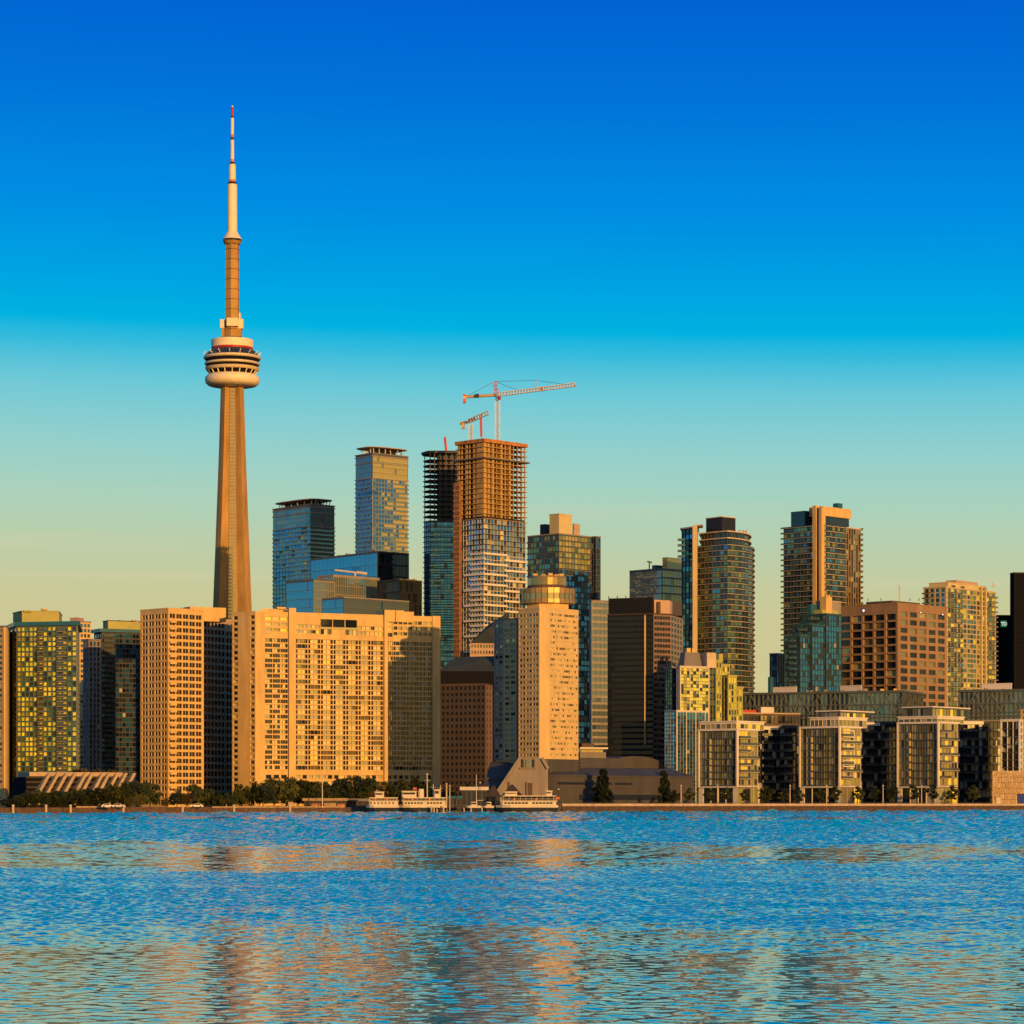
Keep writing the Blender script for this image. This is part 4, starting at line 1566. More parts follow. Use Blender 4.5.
# office tower with pink top box, shade put into its near-black front
poly = rectb(607.5, 653.5, 664, 1330, 15)
poly = [P(607.5, 1338), P(653.5, 1330), P(671, 1336), P(683, 1362), P(620, 1390)]
b = Building('office_tower', 'dark office tower with a louvred roof screen and a pink lift box', 'office tower', P(640, 1350), vis=758)
z1 = wz(615, 1335)
b.core(poly, GROUND, z1, 'black')
b.facade(poly[0], poly[1], GROUND, z1, cols=18, rows=34, pier=.10, span=.34, rec=.3, pal='nwin', wm='shadow_glass', sm='shadow_glass')
b.facade(poly[1], poly[2], GROUND, z1, cols=6, rows=34, pier=.12, span=.42, rec=.3, pal='dark', wm='pinkdark', sm='pinkdark')
b.facade(poly[2], poly[3], GROUND, z1, cols=4, rows=34, pier=.16, span=.36, rec=.3, pal='gray', wm='slabgrey', sm='slabgrey')
b.roof(poly, z1, 'darkbrown')
m_ = MB()
uu = (poly[1] - poly[0]).normalized(); n2 = Vector((uu.y, -uu.x)); LL = (poly[1] - poly[0]).length
zs1, zs2 = z1 + .6, wz(598, 1335)
m_.obox(poly[0], uu, n2, .5, LL, -.6, -.2, zs1, zs2, 'black')
for i_ in range(26):
    m_.obox(poly[0], uu, n2, .5 + i_ * LL / 27, .8 + i_ * LL / 27, -.2, .1, zs1, zs2 + (1.2 if i_ % 5 == 0 else 0), 'shadow_glass')
for i_ in range(5):
    m_.obox(poly[0], uu, n2, .45, LL + .05, -.19, .04, zs1 + i_ * (zs2 - zs1) / 5, zs1 + .3 + i_ * (zs2 - zs1) / 5, 'shadow_glass')
part(m_, 'roof_screen', b.root)
b.block([P(654.3, 1332), P(670, 1337), P(674, 1352), P(658, 1356)], z1 + .6, wz(600, 1334), 'pink', nm='lift_head')
m_ = MB(); m_.obox(poly[0], uu, n2, LL * .81, LL * .835, 0, .8, GROUND + 30, z1 - .3, 'tan'); part(m_, 'fin_wall', b.root)
m_ = MB(); a_ = P(657.4, 1331.5); m_.box(a_.x, a_.x + 1.5, a_.y, a_.y + 2, wz(613, 1334), wz(602, 1334), 'brownwall'); part(m_, 'louvre', b.root)
b.block([P(671, 1345), P(682, 1350), P(682, 1372), P(673, 1368)], z1 + .6, wz(601, 1345), 'darkgrey', nm='plant_room')
b.finish()

# glass office behind with slanted top
poly = rectb(629.5, 662, 686, 1600, 44)
b, z1 = simple('office_building', 'grey green glass office building with a weather mast left of the curved tower', 'office building', poly, 569, 1600,
               [dict(cols=12, rows=30, pier=.05, span=.16, rec=.15, pal='gray', wm='frame_metal', sm='slabgrey'), dict(cols=8, rows=30, pier=.05, span=.2, rec=.15, pal='olive', wm='frame_metal', sm='frame_metal')], vis=605, roofm='frame_metal', wm='frame_metal')
b.block(rectb(662.5, 667, 686, 1606, 44), z1, wz(558, 1606), 'g_warm', nm='penthouse', roof='frame_metal')
b.block(rectb(652, 656, 663, 1612, 44), z1, wz(565, 1612), 'tealfascia', nm='plant_room')
m_ = MB(); m_.bar(W3(649.3, 569, 1610), W3(649.3, 561, 1610), .35, 'darkgrey'); m_.bar(W3(647, 561.5, 1610), W3(652, 562.5, 1610), .4, 'darkgrey'); part(m_, 'mast', b.root)
b.finish()

# curved-balcony tower
def arc_pts(pts, n=6):
    out_ = []
    for i_ in range(len(pts) - 1):
        a, c = pts[i_], pts[i_ + 1]
        out_.append(a)
    out_.append(pts[-1])
    return out_
ch = [(697, 1517), (704.5, 1512.4), (712, 1508), (720, 1504), (727.5, 1500.5), (735, 1504), (742, 1509), (748.5, 1516), (752.3, 1525), (753.6, 1537)]
poly = [P(a, c) for a, c in ch] + [P(750, 1556), P(700, 1552)]
b = Building(AP, 'tall apartment tower wrapped in curved balconies with a dark box on its roof', 'apartment tower', P(725, 1525), vis=695, seed=5)
zm = wz(545, 1502)
b.core(poly, GROUND, zm, 'black')
nr = 48
for i_ in range(9):
    b.facade(poly[i_], poly[i_ + 1], GROUND, zm, cols=2 if i_ < 8 else 3, rows=nr, pier=.12, span=.12, rec=.3, ml=.15, mr=.15, mt=.1, pal='greend', wm='frame_metal', tilt=.5)
flz = [GROUND + kk * (zm - .1 - GROUND) / nr for kk in range(nr + 1)]
b.rings(poly, flz[9:], .8, .24, 'slab', 'frame_dark', .6)
up = offs(poly, -2.2)
zu = wz(531.5, 1502)
b.core(up, zm, zu, 'black', .3)
for i_ in range(9):
    b.facade(up[i_], up[i_ + 1], zm, zu, cols=2, rows=2, pier=.1, span=.1, rec=.3, ml=.1, mr=.1, mt=.3, pal='dark', wm='frame_metal')
b.rings(up, [(zm + zu) / 2, zu], 1.2, .6, 'slab', name='floor_slab')
b.block(rectb(706, 722, 735.5, 1512, 40), zu, wz(517, 1512), 'black', nm='plant_room', roof='tan')
for pxx in (739, 742.5, 745):
    b.block(rectb(pxx, pxx + 1, pxx + 2, 1516, 40), zu, zu + 2.2, 'slab', nm='roof_unit')
# left glass slice and tan fin
sl = [P(681.5, 1528), P(692.8, 1520), P(697.4, 1516), P(697.5, 1545), P(684, 1550)]
zs_ = wz(528, 1520)
b.core(sl, GROUND, zs_, 'black')
b.facade(sl[0], sl[1], GROUND, zs_, cols=3, rows=52, pier=.18, span=.12, rec=.35, pal='greend', wm='darkgrey', mt=.4)
b.roof(sl, zs_, 'slab', .8, .8)
m_ = MB(); q = [P(692.6, 1508), P(697.2, 1509), P(698, 1520), P(693.5, 1526)]; m_.prism(q, GROUND, wz(526, 1514), 'condowall'); part(m_, 'fin_wall', b.root)
b.block([P(695, 1512), P(703, 1508), P(703, 1520), P(695, 1524)], zs_, wz(525.5, 1514), 'tan', nm='penthouse')
for kk in range(4):
    b.balcony(P(677.5, 1524), P(685, 1524), 0, 4.2, wz(541 + kk * 5.6, 1524), 1.8, 'slab', 'g_rail')
b.finish()

# stepped glass condominium
poly = [P(665, 1300), P(675.5, 1290), P(708.5, 1300), P(713, 1330), P(668, 1330)]
poly = rectb(664.5, 676.5, 709, 1290, 30)
b = Building(AP, 'cream framed apartment tower stepping down to the right with a grey sloped roof box', 'apartment tower', P(700, 1305), vis=785, seed=6)
za, zb_ = wz(711, 1290), wz(666, 1295)
b.core(poly, GROUND, za, 'black')
g = dict(rec=.35, wm='offwhite', mt=.5)
b.facade(poly[0], poly[1], GROUND, za, cols=4, rows=25, pier=.12, span=.2, pal='teal', sm='frame_metal', **g)
b.facade(poly[1], poly[2], GROUND, za, cols=10, rows=25, pier=.26, mull=.07, group=3, span=.16, pal='teal', sm='frame_metal', **g)
b.roof(poly, za, 'offwhite', .5, .1)
p2 = rectb(676.3, 680, 709.5, 1302, 30)
b.core(p2, za - 4, zb_, 'black')
b.facade(p2[0], p2[1], za - 4, zb_, cols=2, rows=16, pier=.2, span=.2, pal='pav', **g)
b.facade(p2[1], p2[2], za - 4, zb_, cols=9, rows=16, pier=.3, mull=.06, group=3, span=.14, pal='lime', sm='frame_metal', **g)
b.roof(p2, zb_, 'offwhite', .5, .2)
p0 = rectb(664.5, 672, 680, 1310, 30)
zz0 = wz(668, 1310)
b.core(p0, GROUND, zz0, 'black')
b.facade(p0[0], p0[1], GROUND, zz0, cols=3, rows=38, pier=.14, span=.22, pal='green', **dict(g, wm='frame_metal'))
b.facade(p0[1], p0[2], GROUND, zz0, cols=2, rows=38, pier=.14, span=.22, pal='green', **dict(g, wm='frame_metal'))
b.roof(p0, zz0, 'slabgrey')
for i_, (l, c_, r_, yt, Y_) in enumerate(((706, 716, 722, 661, 1316), (712, 722, 730, 665, 1322), (716, 728, 737, 676, 1318), (720, 731, 743, 688, 1326))):
    q = rectb(l, c_, r_, Y_, 40)
    zq = wz(yt, Y_)
    b.core(q, GROUND, zq, 'black')
    rws = int((zq - GROUND) / 3)
    b.facade(q[0], q[1], GROUND, zq, cols=3, rows=rws, pier=.25, span=.2, pal='green', rec=.3, wm='penthouse', sm='frame_metal')
    b.facade(q[1], q[2], GROUND, zq, cols=3, rows=rws, pier=.3, span=.25, pal='lime', rec=.3, wm='penthouse')
    b.roof(q, zq, 'penthouse', .6, .3)
q = rectb(678, 684, 702, 1308, 30)
m_ = MB(); m_.prism(q, zb_ + .5, wz(652, 1308), 'grey', [p + (sum(q, Vector((0, 0))) / 4 - p) * .22 for p in q]); part(m_, 'penthouse', b.root)
b.block(rectb(701, 707, 716, 1312, 30), zb_, wz(652.5, 1312), 'slab')
b.block(rectb(714, 719, 723, 1322, 40), wz(661, 1316), wz(653.5, 1320), 'penthouse')
b.units(q, wz(652, 1308), 3, 'tan', (.5, 1.2))
b.finish()

# ------------------------------------------------------------------ right group
# tall tower with a tan core
poly = rectb(783.5, 822.5, 861, 1680, 46)
b = Building(AP, 'tallest tower on the right, dark glass with a tan core rising through its middle', 'apartment tower', P(822, 1705), vis=700, seed=7)
z1 = wz(526, 1685)
Lm, C_, Rm, Bk = poly
v = (Lm - C_); uR = (Rm - C_)
b.core(poly, GROUND, z1, 'black')
nr = 52
g = dict(rows=nr, rec=.3, wm='frame_metal', mt=.3, tilt=.5, span=.14)
LA = Lm
LB = C_ + v * .22
b.facade(LA, LB, GROUND, z1, cols=9, pier=.12, pal='greend', **g)
RB, RC = C_ + uR * .60, Rm
b.facade(C_ + uR * .05, RB, GROUND, z1, cols=8, pier=.10, pal='greend', **g)
b.facade(RB, RC, GROUND, z1, cols=6, pier=.3, pal='office', **dict(g, wm='bronze', sm='brownwall'))
uu = v.normalized(); n2 = Vector((-uu.y, uu.x))
zc = wz(505, 1680)
# tan core in three ribs with dark slots
d1 = (LB - C_)
m_ = MB()
core_n = Vector((d1.normalized().y, -d1.normalized().x)) * -1
q = [LB, C_, C_ + uR * .05]
ul = (C_ - LB).normalized(); nl = Vector((ul.y, -ul.x))
m_.obox(LB, ul, nl, -.3, 2.4, -3, 1.0, GROUND, zc, 'tan')
m_.obox(LB, ul, nl, 2.4, 4.6, -3, .2, GROUND, zc - 3, 'g_dark')
m_.obox(LB, ul, nl, 4.6, (C_ - LB).length, -3, 1.0, GROUND, zc - 1, 'tan')
part(m_, 'core_wall', b.root)
flz = [GROUND + kk * (z1 - .3 - GROUND) / nr for kk in range(nr + 1)]
for kk in range(12, nr + 1):
    b.balcony(LA, LB, -1.4, (LB - LA).length - .4, flz[kk], 1.2, 'slab', 'frame_dark', rh=.65, th=.22)
for kk in range(12, nr + 1):
    b.balcony(C_ + uR * .05, RB, .3, (RB - C_ - uR * .05).length - .2, flz[kk], 1.0, 'slab', 'frame_dark', rh=.7, th=.28)
uB = (Bk - Rm)
for kk in range(20, nr + 1):
    b.balcony(Rm, Bk, -.9, 4, flz[kk], 1.2, 'slabgrey', 'g_rail', th=.35)
b.roof(poly, z1, 'slab', .6, .2)
b.block(rectb(809, 823.5, 851, 1686, 46), wz(514.5, 1680), zc, 'tan', nm='penthouse')
b.block(rectb(811, 824.5, 849, 1688, 46), z1, wz(514.5, 1680), 'g_dark', nm='plant_room')
b.block(rectb(791, 805, 813, 1692, 46), z1, wz(511, 1690), 'g_dark', nm='penthouse', roof='frame_metal')
b.block(rectb(833, 838, 842.5, 1696, 46), zc, wz(502, 1690), 'tealfascia', nm='roof_unit')
b.finish()

# small blue tower
poly = rectb(769.5, 777, 784, 1640, 46)
b, z1 = simple('office_building', 'small plain blue glass building in the gap left of the stepped teal tower', 'office building', poly, 654, 1640,
               [dict(cols=4, rows=16, pier=.06, span=.08, pal='blue', wm='frame_metal'), dict(cols=4, rows=16, pier=.06, span=.08, pal='shade', wm='frame_metal')], vis=697)
q = rectb(768, 770, 776, 1632, 46)
b.core(q, GROUND, wz(677, 1632), 'tealfascia', 0)
b.finish()

# stepped teal condominium
b = Building(AP, 'teal blue glass apartment tower with stepped shoulders and a beige top box', 'apartment tower', P(812, 1540), vis=695, seed=8)
for (l, c_, r_, Y_, yt, pal) in ((799, 826, 842, 1520, 614, 'teal'), (792, 812, 830, 1512, 625, 'teal'), (784, 800, 816, 1506, 636, 'teal')):
    q = rectb(l, c_, r_, Y_, 46)
    zq = wz(yt, Y_)
    rws = int((zq - GROUND) / 3)
    b.core(q, GROUND, zq, 'black')
    b.facade(q[0], q[1], GROUND, zq, cols=9, rows=rws, pier=.14, span=.2, rec=.3, pal=pal, wm='frame_dark', sm='frame_dark', tilt=.6)
    b.facade(q[1], q[2], GROUND, zq, cols=6, rows=rws, pier=.14, span=.2, rec=.3, pal=pal, wm='frame_dark', sm='frame_dark', tilt=.6)
    b.roof(q, zq, 'tealfascia', .5, .2)
    for kk in range(12, rws):
        b.balcony(q[0], q[1], (q[1] - q[0]).length * .4, (q[1] - q[0]).length * .75, GROUND + kk * (zq - GROUND) / rws, 1.0, 'frame_metal', 'g_rail')
zt = wz(614, 1520)
b.block(rectb(810, 822, 838, 1528, 46), zt, wz(609.5, 1528), 'penthouse')
b.block(rectb(816, 826, 841, 1532, 46), zt, wz(601, 1532), 'slabgrey', roof='slab')
b.block(rectb(820, 826, 832, 1530, 46), zt, wz(596.5, 1530), 'tan', nm='plant_room')
b.block(rectb(807, 811, 817, 1530, 46), zt, wz(604, 1530), 'tealfascia', nm='plant_room')
b.units(rectb(820, 826, 832, 1530, 46), wz(596.5, 1530), 2, 'tan', (.5, 1))
b.finish()

# brick office
poly = rectb(838.5, 897.7, 946.8, 1545, 47)
b, z1 = simple('office_building', 'square brown brick office building with deep window grids and a plain top band', 'office building', poly, 603.5, 1545,
               [dict(cols=5, rows=24, pier=.16, span=.24, rec=1.3, ml=.7, mr=.7, mt=5.6, pal='office', wm='brick', sm='brick'),
                dict(cols=5, rows=24, pier=.26, span=.38, rec=.8, ml=1.6, mr=.8, mt=4.2, pal='office', wm='brick')], wm='brick', vis=695, roofm='brick', inset=1.35)
L0 = (poly[1] - poly[0]).length
uu = (poly[1] - poly[0]).normalized(); n2 = Vector((uu.y, -uu.x))
# thin window mullions on the left face are part of the windows; the roof plant and mast
b.block(rectb(866, 892, 920, 1557, 47), z1 + .6, wz(600.5, 1557), 'brownwall', nm='plant_room')
m_ = MB(); m_.bar(W3(899.5, 601, 1560), W3(899.5, 585, 1560), .35, 'tan'); part(m_, 'mast', b.root)
m_ = MB()
for pxx in (868, 881, 910, 919): m_.bar(W3(pxx, 601, 1560), W3(pxx, 598.2, 1560), .22, 'darkgrey')
part(m_, 'antenna', b.root)
def emblem(A, u_, n_, w, z, r):
    m_ = MB()
    c = A + u_ * w
    for ring_r, mt, dd in ((r, 'sign_blue', .12), (r * .55, 'sign_white', .2)):
        vs, k_ = [], 14
        for d in (0, dd):
            for i_ in range(k_):
                an = 2 * math.pi * i_ / k_
                p = c + u_ * (ring_r * math.cos(an)) + n_ * d
                vs.append((p.x, p.y, z + ring_r * math.sin(an)))
        m_.add(vs, [tuple(range(k_, 2 * k_))] + [(i_, (i_ + 1) % k_, k_ + (i_ + 1) % k_, k_ + i_) for i_ in range(k_)], mt)
    part(m_, 'emblem', b.root)
emblem(poly[0], uu, n2, L0 * .43, wz(610.5, 1560), 1.5)
u3 = (poly[2] - poly[1]).normalized(); n3 = Vector((u3.y, -u3.x)); L3 = (poly[2] - poly[1]).length
for f_ in (.47, .92):
    m_ = MB(); m_.obox(poly[1], u3, n3, L3 * f_ - 1.2, L3 * f_ + 1.2, 0, .12, wz(612.8, 1555), wz(610.8, 1555), 'sign_blue')
    m_.obox(poly[1], u3, n3, L3 * f_ - .9, L3 * f_ + .1, .12, .2, wz(612.4, 1555), wz(611.3, 1555), 'sign_white'); part(m_, 'emblem', b.root)
b.finish()

# tan condominium on the right
poly = rectb(923.5, 946, 996, 1700, 50)
b = Building(AP, 'tan and green glass apartment tower with long white balcony lines right of the brick office', 'apartment tower', P(960, 1730), vis=695, seed=9)
z1 = wz(587, 1700)
b.core(poly, GROUND, z1, 'black')
nr = 44
g = dict(rows=nr, rec=.4, wm='condowall', tilt=.5, mt=.6)
b.facade(poly[0], poly[1], GROUND, z1, cols=4, pier=.3, span=.22, pal='teal', **g)
b.facade(poly[1], poly[2], GROUND, z1, cols=15, group=3, pier=.30, mull=.08, span=.26, pal='condo', ml=2, mr=1, **g)
b.roof(poly, z1, 'cream', .6, .2)
b.block(rectb(929, 948, 985, 1704, 50), z1, wz(582.5, 1704), 'cream', roof='cream')
b.block(rectb(946, 956, 978, 1712, 50), wz(582.5, 1704), wz(580, 1712), 'tan_dim', nm='plant_room')
uu = (poly[2] - poly[1]).normalized(); n2 = Vector((uu.y, -uu.x)); L2 = (poly[2] - poly[1]).length
m_ = MB()
for f_ in (.68, .76): m_.obox(poly[1], uu, n2, L2 * f_, L2 * f_ + 1.4, 0, 1.2, GROUND, wz(583, 1700), 'cream')
part(m_, 'fin_wall', b.root)
m_ = MB()
for f_ in (.12, .3): m_.obox(poly[1] + n2 * .2, uu, n2, L2 * f_, L2 * f_ + 3, 0, .3, wz(586.4, 1700), wz(584.5, 1700), 'g_dark')
part(m_, 'vent', b.root)
for kk in range(16, nr):
    zz_ = GROUND + kk * (z1 - .6 - GROUND) / nr
    b.balcony(poly[1], poly[2], L2 * .03, L2 * .30, zz_, 1.0, 'cream', 'frame_dark', rh=.6, th=.2)
    b.balcony(poly[1], poly[2], L2 * .84, L2 + 1.0, zz_, 1.1, 'cream', 'frame_dark', rh=.6, th=.2)
    b.balcony(poly[0], poly[1], -.8, 5, zz_, 1.0, 'cream', 'frame_dark', rh=.6, th=.2)
m_ = MB(); m_.bar(W3(993, 588, 1730), W3(993, 582, 1730), .25, 'tan'); m_.bar(W3(991, 586, 1730), W3(995.5, 585.2, 1730), .25, 'tan'); part(m_, 'roof_crane', b.root)
b.finish()

# black offices at the right edge
poly = rectb(994, 997.3, 1030, 1840, 8)
b, z1 = simple('office_tower', 'black office building with a small green and white sign near its top corner', 'office tower', poly, 615.8, 1840,
               [dict(cols=2, rows=40, pier=.3, span=.3, pal='matte', wm='matteblack'), dict(cols=12, rows=40, pier=.2, span=.3, pal='matte', wm='matteblack')], wm='matteblack', vis=690, roofm='black')
uu = (poly[2] - poly[1]).normalized(); n2 = Vector((uu.y, -uu.x))
s0 = Vector((wx(999.2, 1838), 1838.2))
sw = 6.0 * 1840 / F
za, zb_ = wz(627, 1840), wz(620.6, 1840)
m_ = MB(); m_.obox(poly[1], uu, n2, 2.4, 2.4 + sw, .02, .35, za, zb_, 'sign_green')
sg = part(m_, 'sign', b.root)
# the letters on the sign
cu = bpy.data.curves.new('letters', 'FONT')
cu.body = 'TD'
cu.size = 3.3
cu.extrude = .06
cu.space_character = .86
cu.offset = .10
to = bpy.data.objects.new('letters', cu)
col.objects.link(to)
bpy.context.view_layer.update()
dg = bpy.context.evaluated_depsgraph_get()
me = bpy.data.meshes.new_from_object(to.evaluated_get(dg))
bpy.data.objects.remove(to)
me.materials.clear(); me.materials.append(MATS['sign_white'])
xs = [v_.co.x for v_ in me.vertices]; ys = [v_.co.y for v_ in me.vertices]
ang = math.atan2(uu.y, uu.x)
mid = poly[1] + uu * (2.4 + sw / 2) + n2 * .42
lo = bpy.data.objects.new('letters', me)
col.objects.link(lo)
lo.parent = sg
lo.rotation_euler = (math.radians(90), 0, ang)
cxm, cym = (min(xs) + max(xs)) / 2, (min(ys) + max(ys)) / 2
off = Vector((math.cos(ang) * cxm, math.sin(ang) * cxm))
lo.location = (mid.x - off.x - b.loc[0], mid.y - off.y - b.loc[1], (za + zb_) / 2 - cym - b.loc[2])
b.finish()
poly = rectb(1010, 1014, 1050, 1810, 8)
b, z1 = simple('office_tower', 'taller black office tower with thin pale floor lines cut off by the right edge', 'office tower', poly, 573, 1810,
               [dict(cols=2, rows=48, pier=.2, span=.25, pal='matte', wm='matteblack'), dict(cols=12, rows=48, pier=.12, span=.3, pal='matte', wm='matteblack', sm='matteblack')], wm='matteblack', vis=690, roofm='black')
b.finish()

# ------------------------------------------------------------------ long truss buildings behind the pavilions
def trussblock(name, label, l, c_, r_, Y, th, yt, boxes, vis):
    q = rectb(l, c_, r_, Y, th)
    z1 = wz(yt, Y)
    b = Building(name, label, 'long building', sum(q, Vector((0, 0))) / 4, None, vis)
    zf = z1 - 11
    b.core(q, GROUND, z1, 'black', 1.6)
    for i in (0, 1):
        A, B = q[i], q[i + 1]
        L = (B - A).length
        u_ = (B - A) / L; n_ = Vector((u_.y, -u_.x))
        n = max(2, int(L / 2.4))
        b.facade(A, B, GROUND, z1, cols=n, rows=9, pier=.06, span=.1, rec=1.2, pal='gray', wm='frame_metal', mt=.5)
        m_ = MB()
        k = max(1, round(L / 9))
        for j in range(k):
            for (s0, s1) in (((j) / k, (j + .5) / k), ((j + 1) / k, (j + .5) / k)):
                p0 = A + u_ * L * s0; p1 = A + u_ * L * s1
                m_.bar((p0.x + n_.x * .3, p0.y + n_.y * .3, z1 - 1), (p1.x + n_.x * .3, p1.y + n_.y * .3, z1 - 11), .2, 'frame_metal', 4)
        m_.obox(A, u_, n_, 0, L, -.1, .55, z1 - .7, z1 - .2, 'frame_metal')
        m_.obox(A, u_, n_, 0, L, -.1, .55, z1 - 11.5, z1 - 11.1, 'frame_metal')
        part(m_, 'truss', b.root)
    b.roof(q, z1, 'frame_metal', .4, .3)
    for (a, bb, ya) in boxes:
        f_ = (c_ - (a + bb) / 2) / (c_ - l)
        Yb = q[1].y + (q[0].y - q[1].y) * f_ + 8
        b.block([P(a, Yb + 6), P(bb - 1, Yb - 3), P(bb, Yb + 2), P(a + 1, Yb + 12)], z1, wz(ya, Yb), 'white', nm='plant_room', roof='white')
    for k in range(9):
        p = q[0] + (q[1] - q[0]) * b.r.random()
        m_ = MB(); m_.box(p.x, p.x + b.r.uniform(.8, 2.4), p.y + 4, p.y + 6, z1 + .4, z1 + b.r.uniform(.9, 1.8), b.r.choice(['tan', 'slabgrey', 'grey'])); part(m_, 'roof_unit', b.root)
    b.finish()
trussblock('long_building', 'long low glass building with diagonal trusses behind the left and middle waterfront blocks', 735, 904, 923, 1380, 66, 691, [(773, 797, 687.5), (840, 862, 686)], 730)
trussblock('long_building', 'second long glass building with trusses behind the rightmost waterfront block', 958, 1062, 1090, 1400, 66, 689, [(982, 1012, 684)], 730)
poly = rectb(706, 728, 800, 1350, 20)
b, z1 = simple('apartment_block', 'low dark terraced block with a red roof edge behind the left waterfront block', 'apartment block', poly, 713.5, 1350,
               [dict(cols=8, rows=9, pier=.15, span=.25, pal='office', wm='brownwall'), dict(cols=20, rows=9, pier=.15, span=.25, pal='office', wm='brownwall')], wm='brownwall', vis=728, roofm='tan_dim')
b.block(rectb(733, 736, 758, 1358, 20), z1 + .6, wz(709.8, 1358), 'red', nm='roof_band')
b.block(rectb(759, 761, 774, 1358, 20), z1 + .6, wz(707, 1358), 'offwhite', nm='pergola')
b.block(rectb(690, 712, 731, 1352, 20), z1 - 4, wz(714.2, 1352), 'darkgrey', nm='penthouse')
b.finish()
poly = rectb(836, 880, 905, 1412, 30)
b, z1 = simple('apartment_block', 'dark block filling the gap between the middle and right waterfront blocks', 'apartment block', poly, 716, 1405,
               [dict(cols=10, rows=9, pier=.15, span=.25, pal='office', wm='brownwall'), dict(cols=8, rows=9, pier=.15, span=.25, pal='office', wm='brownwall')], wm='brownwall', vis=760, roofm='brownwall')
b.units(poly, z1 + .6, 8, 'tan_dim', (.5, 1.6))
b.finish()


# ------------------------------------------------------------------ waterfront blocks
def pavilion(label, l, c_, r_, rend, Y, Yw, ytop, yup, ypent, upl, grid, seed, style=0):
    th = 50
    q = rectb(l, c_, r_, Y, th)
    Lp, C, R, Bk = q
    z1 = wz(ytop, Y)
    zb0 = wz(787, Y)
    b = Building('waterfront_block', label, 'apartment block', C, 'waterfront apartment blocks', 800, seed)
    b.core(q, GROUND, z1, 'black', .8)
    uL = (C - Lp).normalized(); nL = Vector((uL.y, -uL.x)); LL = (C - Lp).length
    uR = (R - C).normalized(); nR = Vector((uR.y, -uR.x)); LR = (R - C).length
    rows = 8
    strips = {}

    def pcell(c, r, rng):
        if c not in strips:
            strips[c] = rng.choices(['g_warm', 'blind_olive', 'g_gray', 'blind_grey', 'g_dark'], [28, 26, 26, 14, 6])[0]
        return strips[c] if rng.random() < .72 else None

    b.facade(Lp, C, zb0, z1, cell=pcell, cols=15, rows=rows, group=5, pier=.09, mull=.03, span=.1, rec=.4, ml=.5, mr=.5, mt=.9, mb=.6, pal='pav', wm='frame_metal', sm='frame_metal', tilt=.6)
    b.facade(C, R, zb0, z1, cols=6, rows=rows, pier=.07, group=3, mull=.05, span=.16, rec=.5, ml=.3, mr=.3, mt=.6, mb=.5, pal='pavy', wm='offwhite', sm='slabgrey', tilt=.6)
    # white picture frame round the left face
    m_ = MB()
    for w0, w1, za_, zb_ in ((-.15, .45, zb0, z1 + .5), (LL - .45, LL + .25, zb0, z1 + .5), (.45, LL - .45, z1 - .4, z1 + .5), (.45, LL - .45, zb0 - .3, zb0 + .3)):
        m_.obox(Lp, uL, nL, w0, w1, -.5, .7, za_, zb_, 'white')
    m_.obox(C, uR, nR, .45, LR, -.4, .8, z1 - .3, z1 + .48, 'white')
    part(m_, 'frame', b.root)
    for k in range(1, rows):
        zz_ = zb0 + .6 + k * (z1 - .9 - zb0 - .6) / rows
        b.balcony(Lp, C, LL * .36, LL * .94, zz_ - .15, .5, 'frame_metal', None, th=.16)
        b.balcony(C, R, LR * .05, LR * (.55 if k % 2 else .98), zz_ - .15, 1.2, 'slab', 'g_raildark', th=.22)
        m_ = MB(); m_.obox(Lp, uL, nL, LL * .285, LL * .325, 0, .5, zz_ - 2.6, zz_ - .2, 'cream' if k != 1 else 'offwhite'); part(m_, 'balcony_screen', b.root)
    # ground floor
    b.facade(Lp, C, GROUND, zb0 - .4, cols=4, rows=1, pier=.05, span=.1, rec=.5, ml=2.2, mr=2.4, mt=.1, pal='wing', wm='white', nm='base_wall')
    b.facade(C, R, GROUND, zb0 - .2, cols=3, rows=1, pier=.12, span=.05, rec=.5, ml=.3, mr=.3, mt=.3, pal='pavy', wm='slabgrey')
    # set back top storey
    ins = rectb(upl, c_ - 1.2 if upl < c_ else c_, r_ + 6, Y + 3, th)
    zu = wz(yup, Y)
    b.core(ins, z1, zu, 'black', .5)
    for i in (0, 1):
        b.facade(ins[i], ins[i + 1], z1, zu, cols=7, rows=1, pier=.05, span=.05, rec=.3, ml=.1, mr=.1, mt=.9, pal=('pav', 'pavy')[i], wm='white')
    b.roof(ins, zu, 'white', .5, .4)
    # recessed wing running on to the next block, shade partly put into its colours
    A = P(r_ - 2.5, Yw)
    E_ = P(rend, Yw + 6)
    uR = (E_ - A).normalized()
    nR = Vector((uR.y, -uR.x))
    wq = [A, E_, E_ - nR * 14, A - nR * 14]
    zw = zu
    b.core(wq, GROUND, zw, 'black', .6, 'wing_wall')
    LW = (E_ - A).length
    b.facade(A, E_, GROUND, zw, cols=max(6, int(LW / 1.9)), rows=10, pier=.1, group=3, mull=.06, span=.16, rec=.5, mt=1.0, pal='wing', wm='darkgrey', sm='darkgrey', nm='wing_wall')
    uE = (wq[2] - wq[1]).normalized(); b.mb('wing_wall').obox(wq[1], uE, Vector((uE.y, -uE.x)), .05, 13.9, -.5, -.03, GROUND, zw, 'darkgrey')
    for k in range(1, 9):
        zz_ = GROUND + 4 + k * (zw - GROUND - 5) / 9
        for f0, f1 in ((.14, .42), (.56, .86)):
            b.balcony(A, E_, LW * f0, LW * f1, zz_, 1.3, 'grey', 'g_raildark', th=.22)
    b.roof(wq, zw, 'grey', .5, .2)
    m_ = MB(); m_.obox(A, uR, nR, 2.2, LW * .55, -.2, .5, zw - 1.7, zw - .2, 'white'); part(m_, 'frame', b.root)
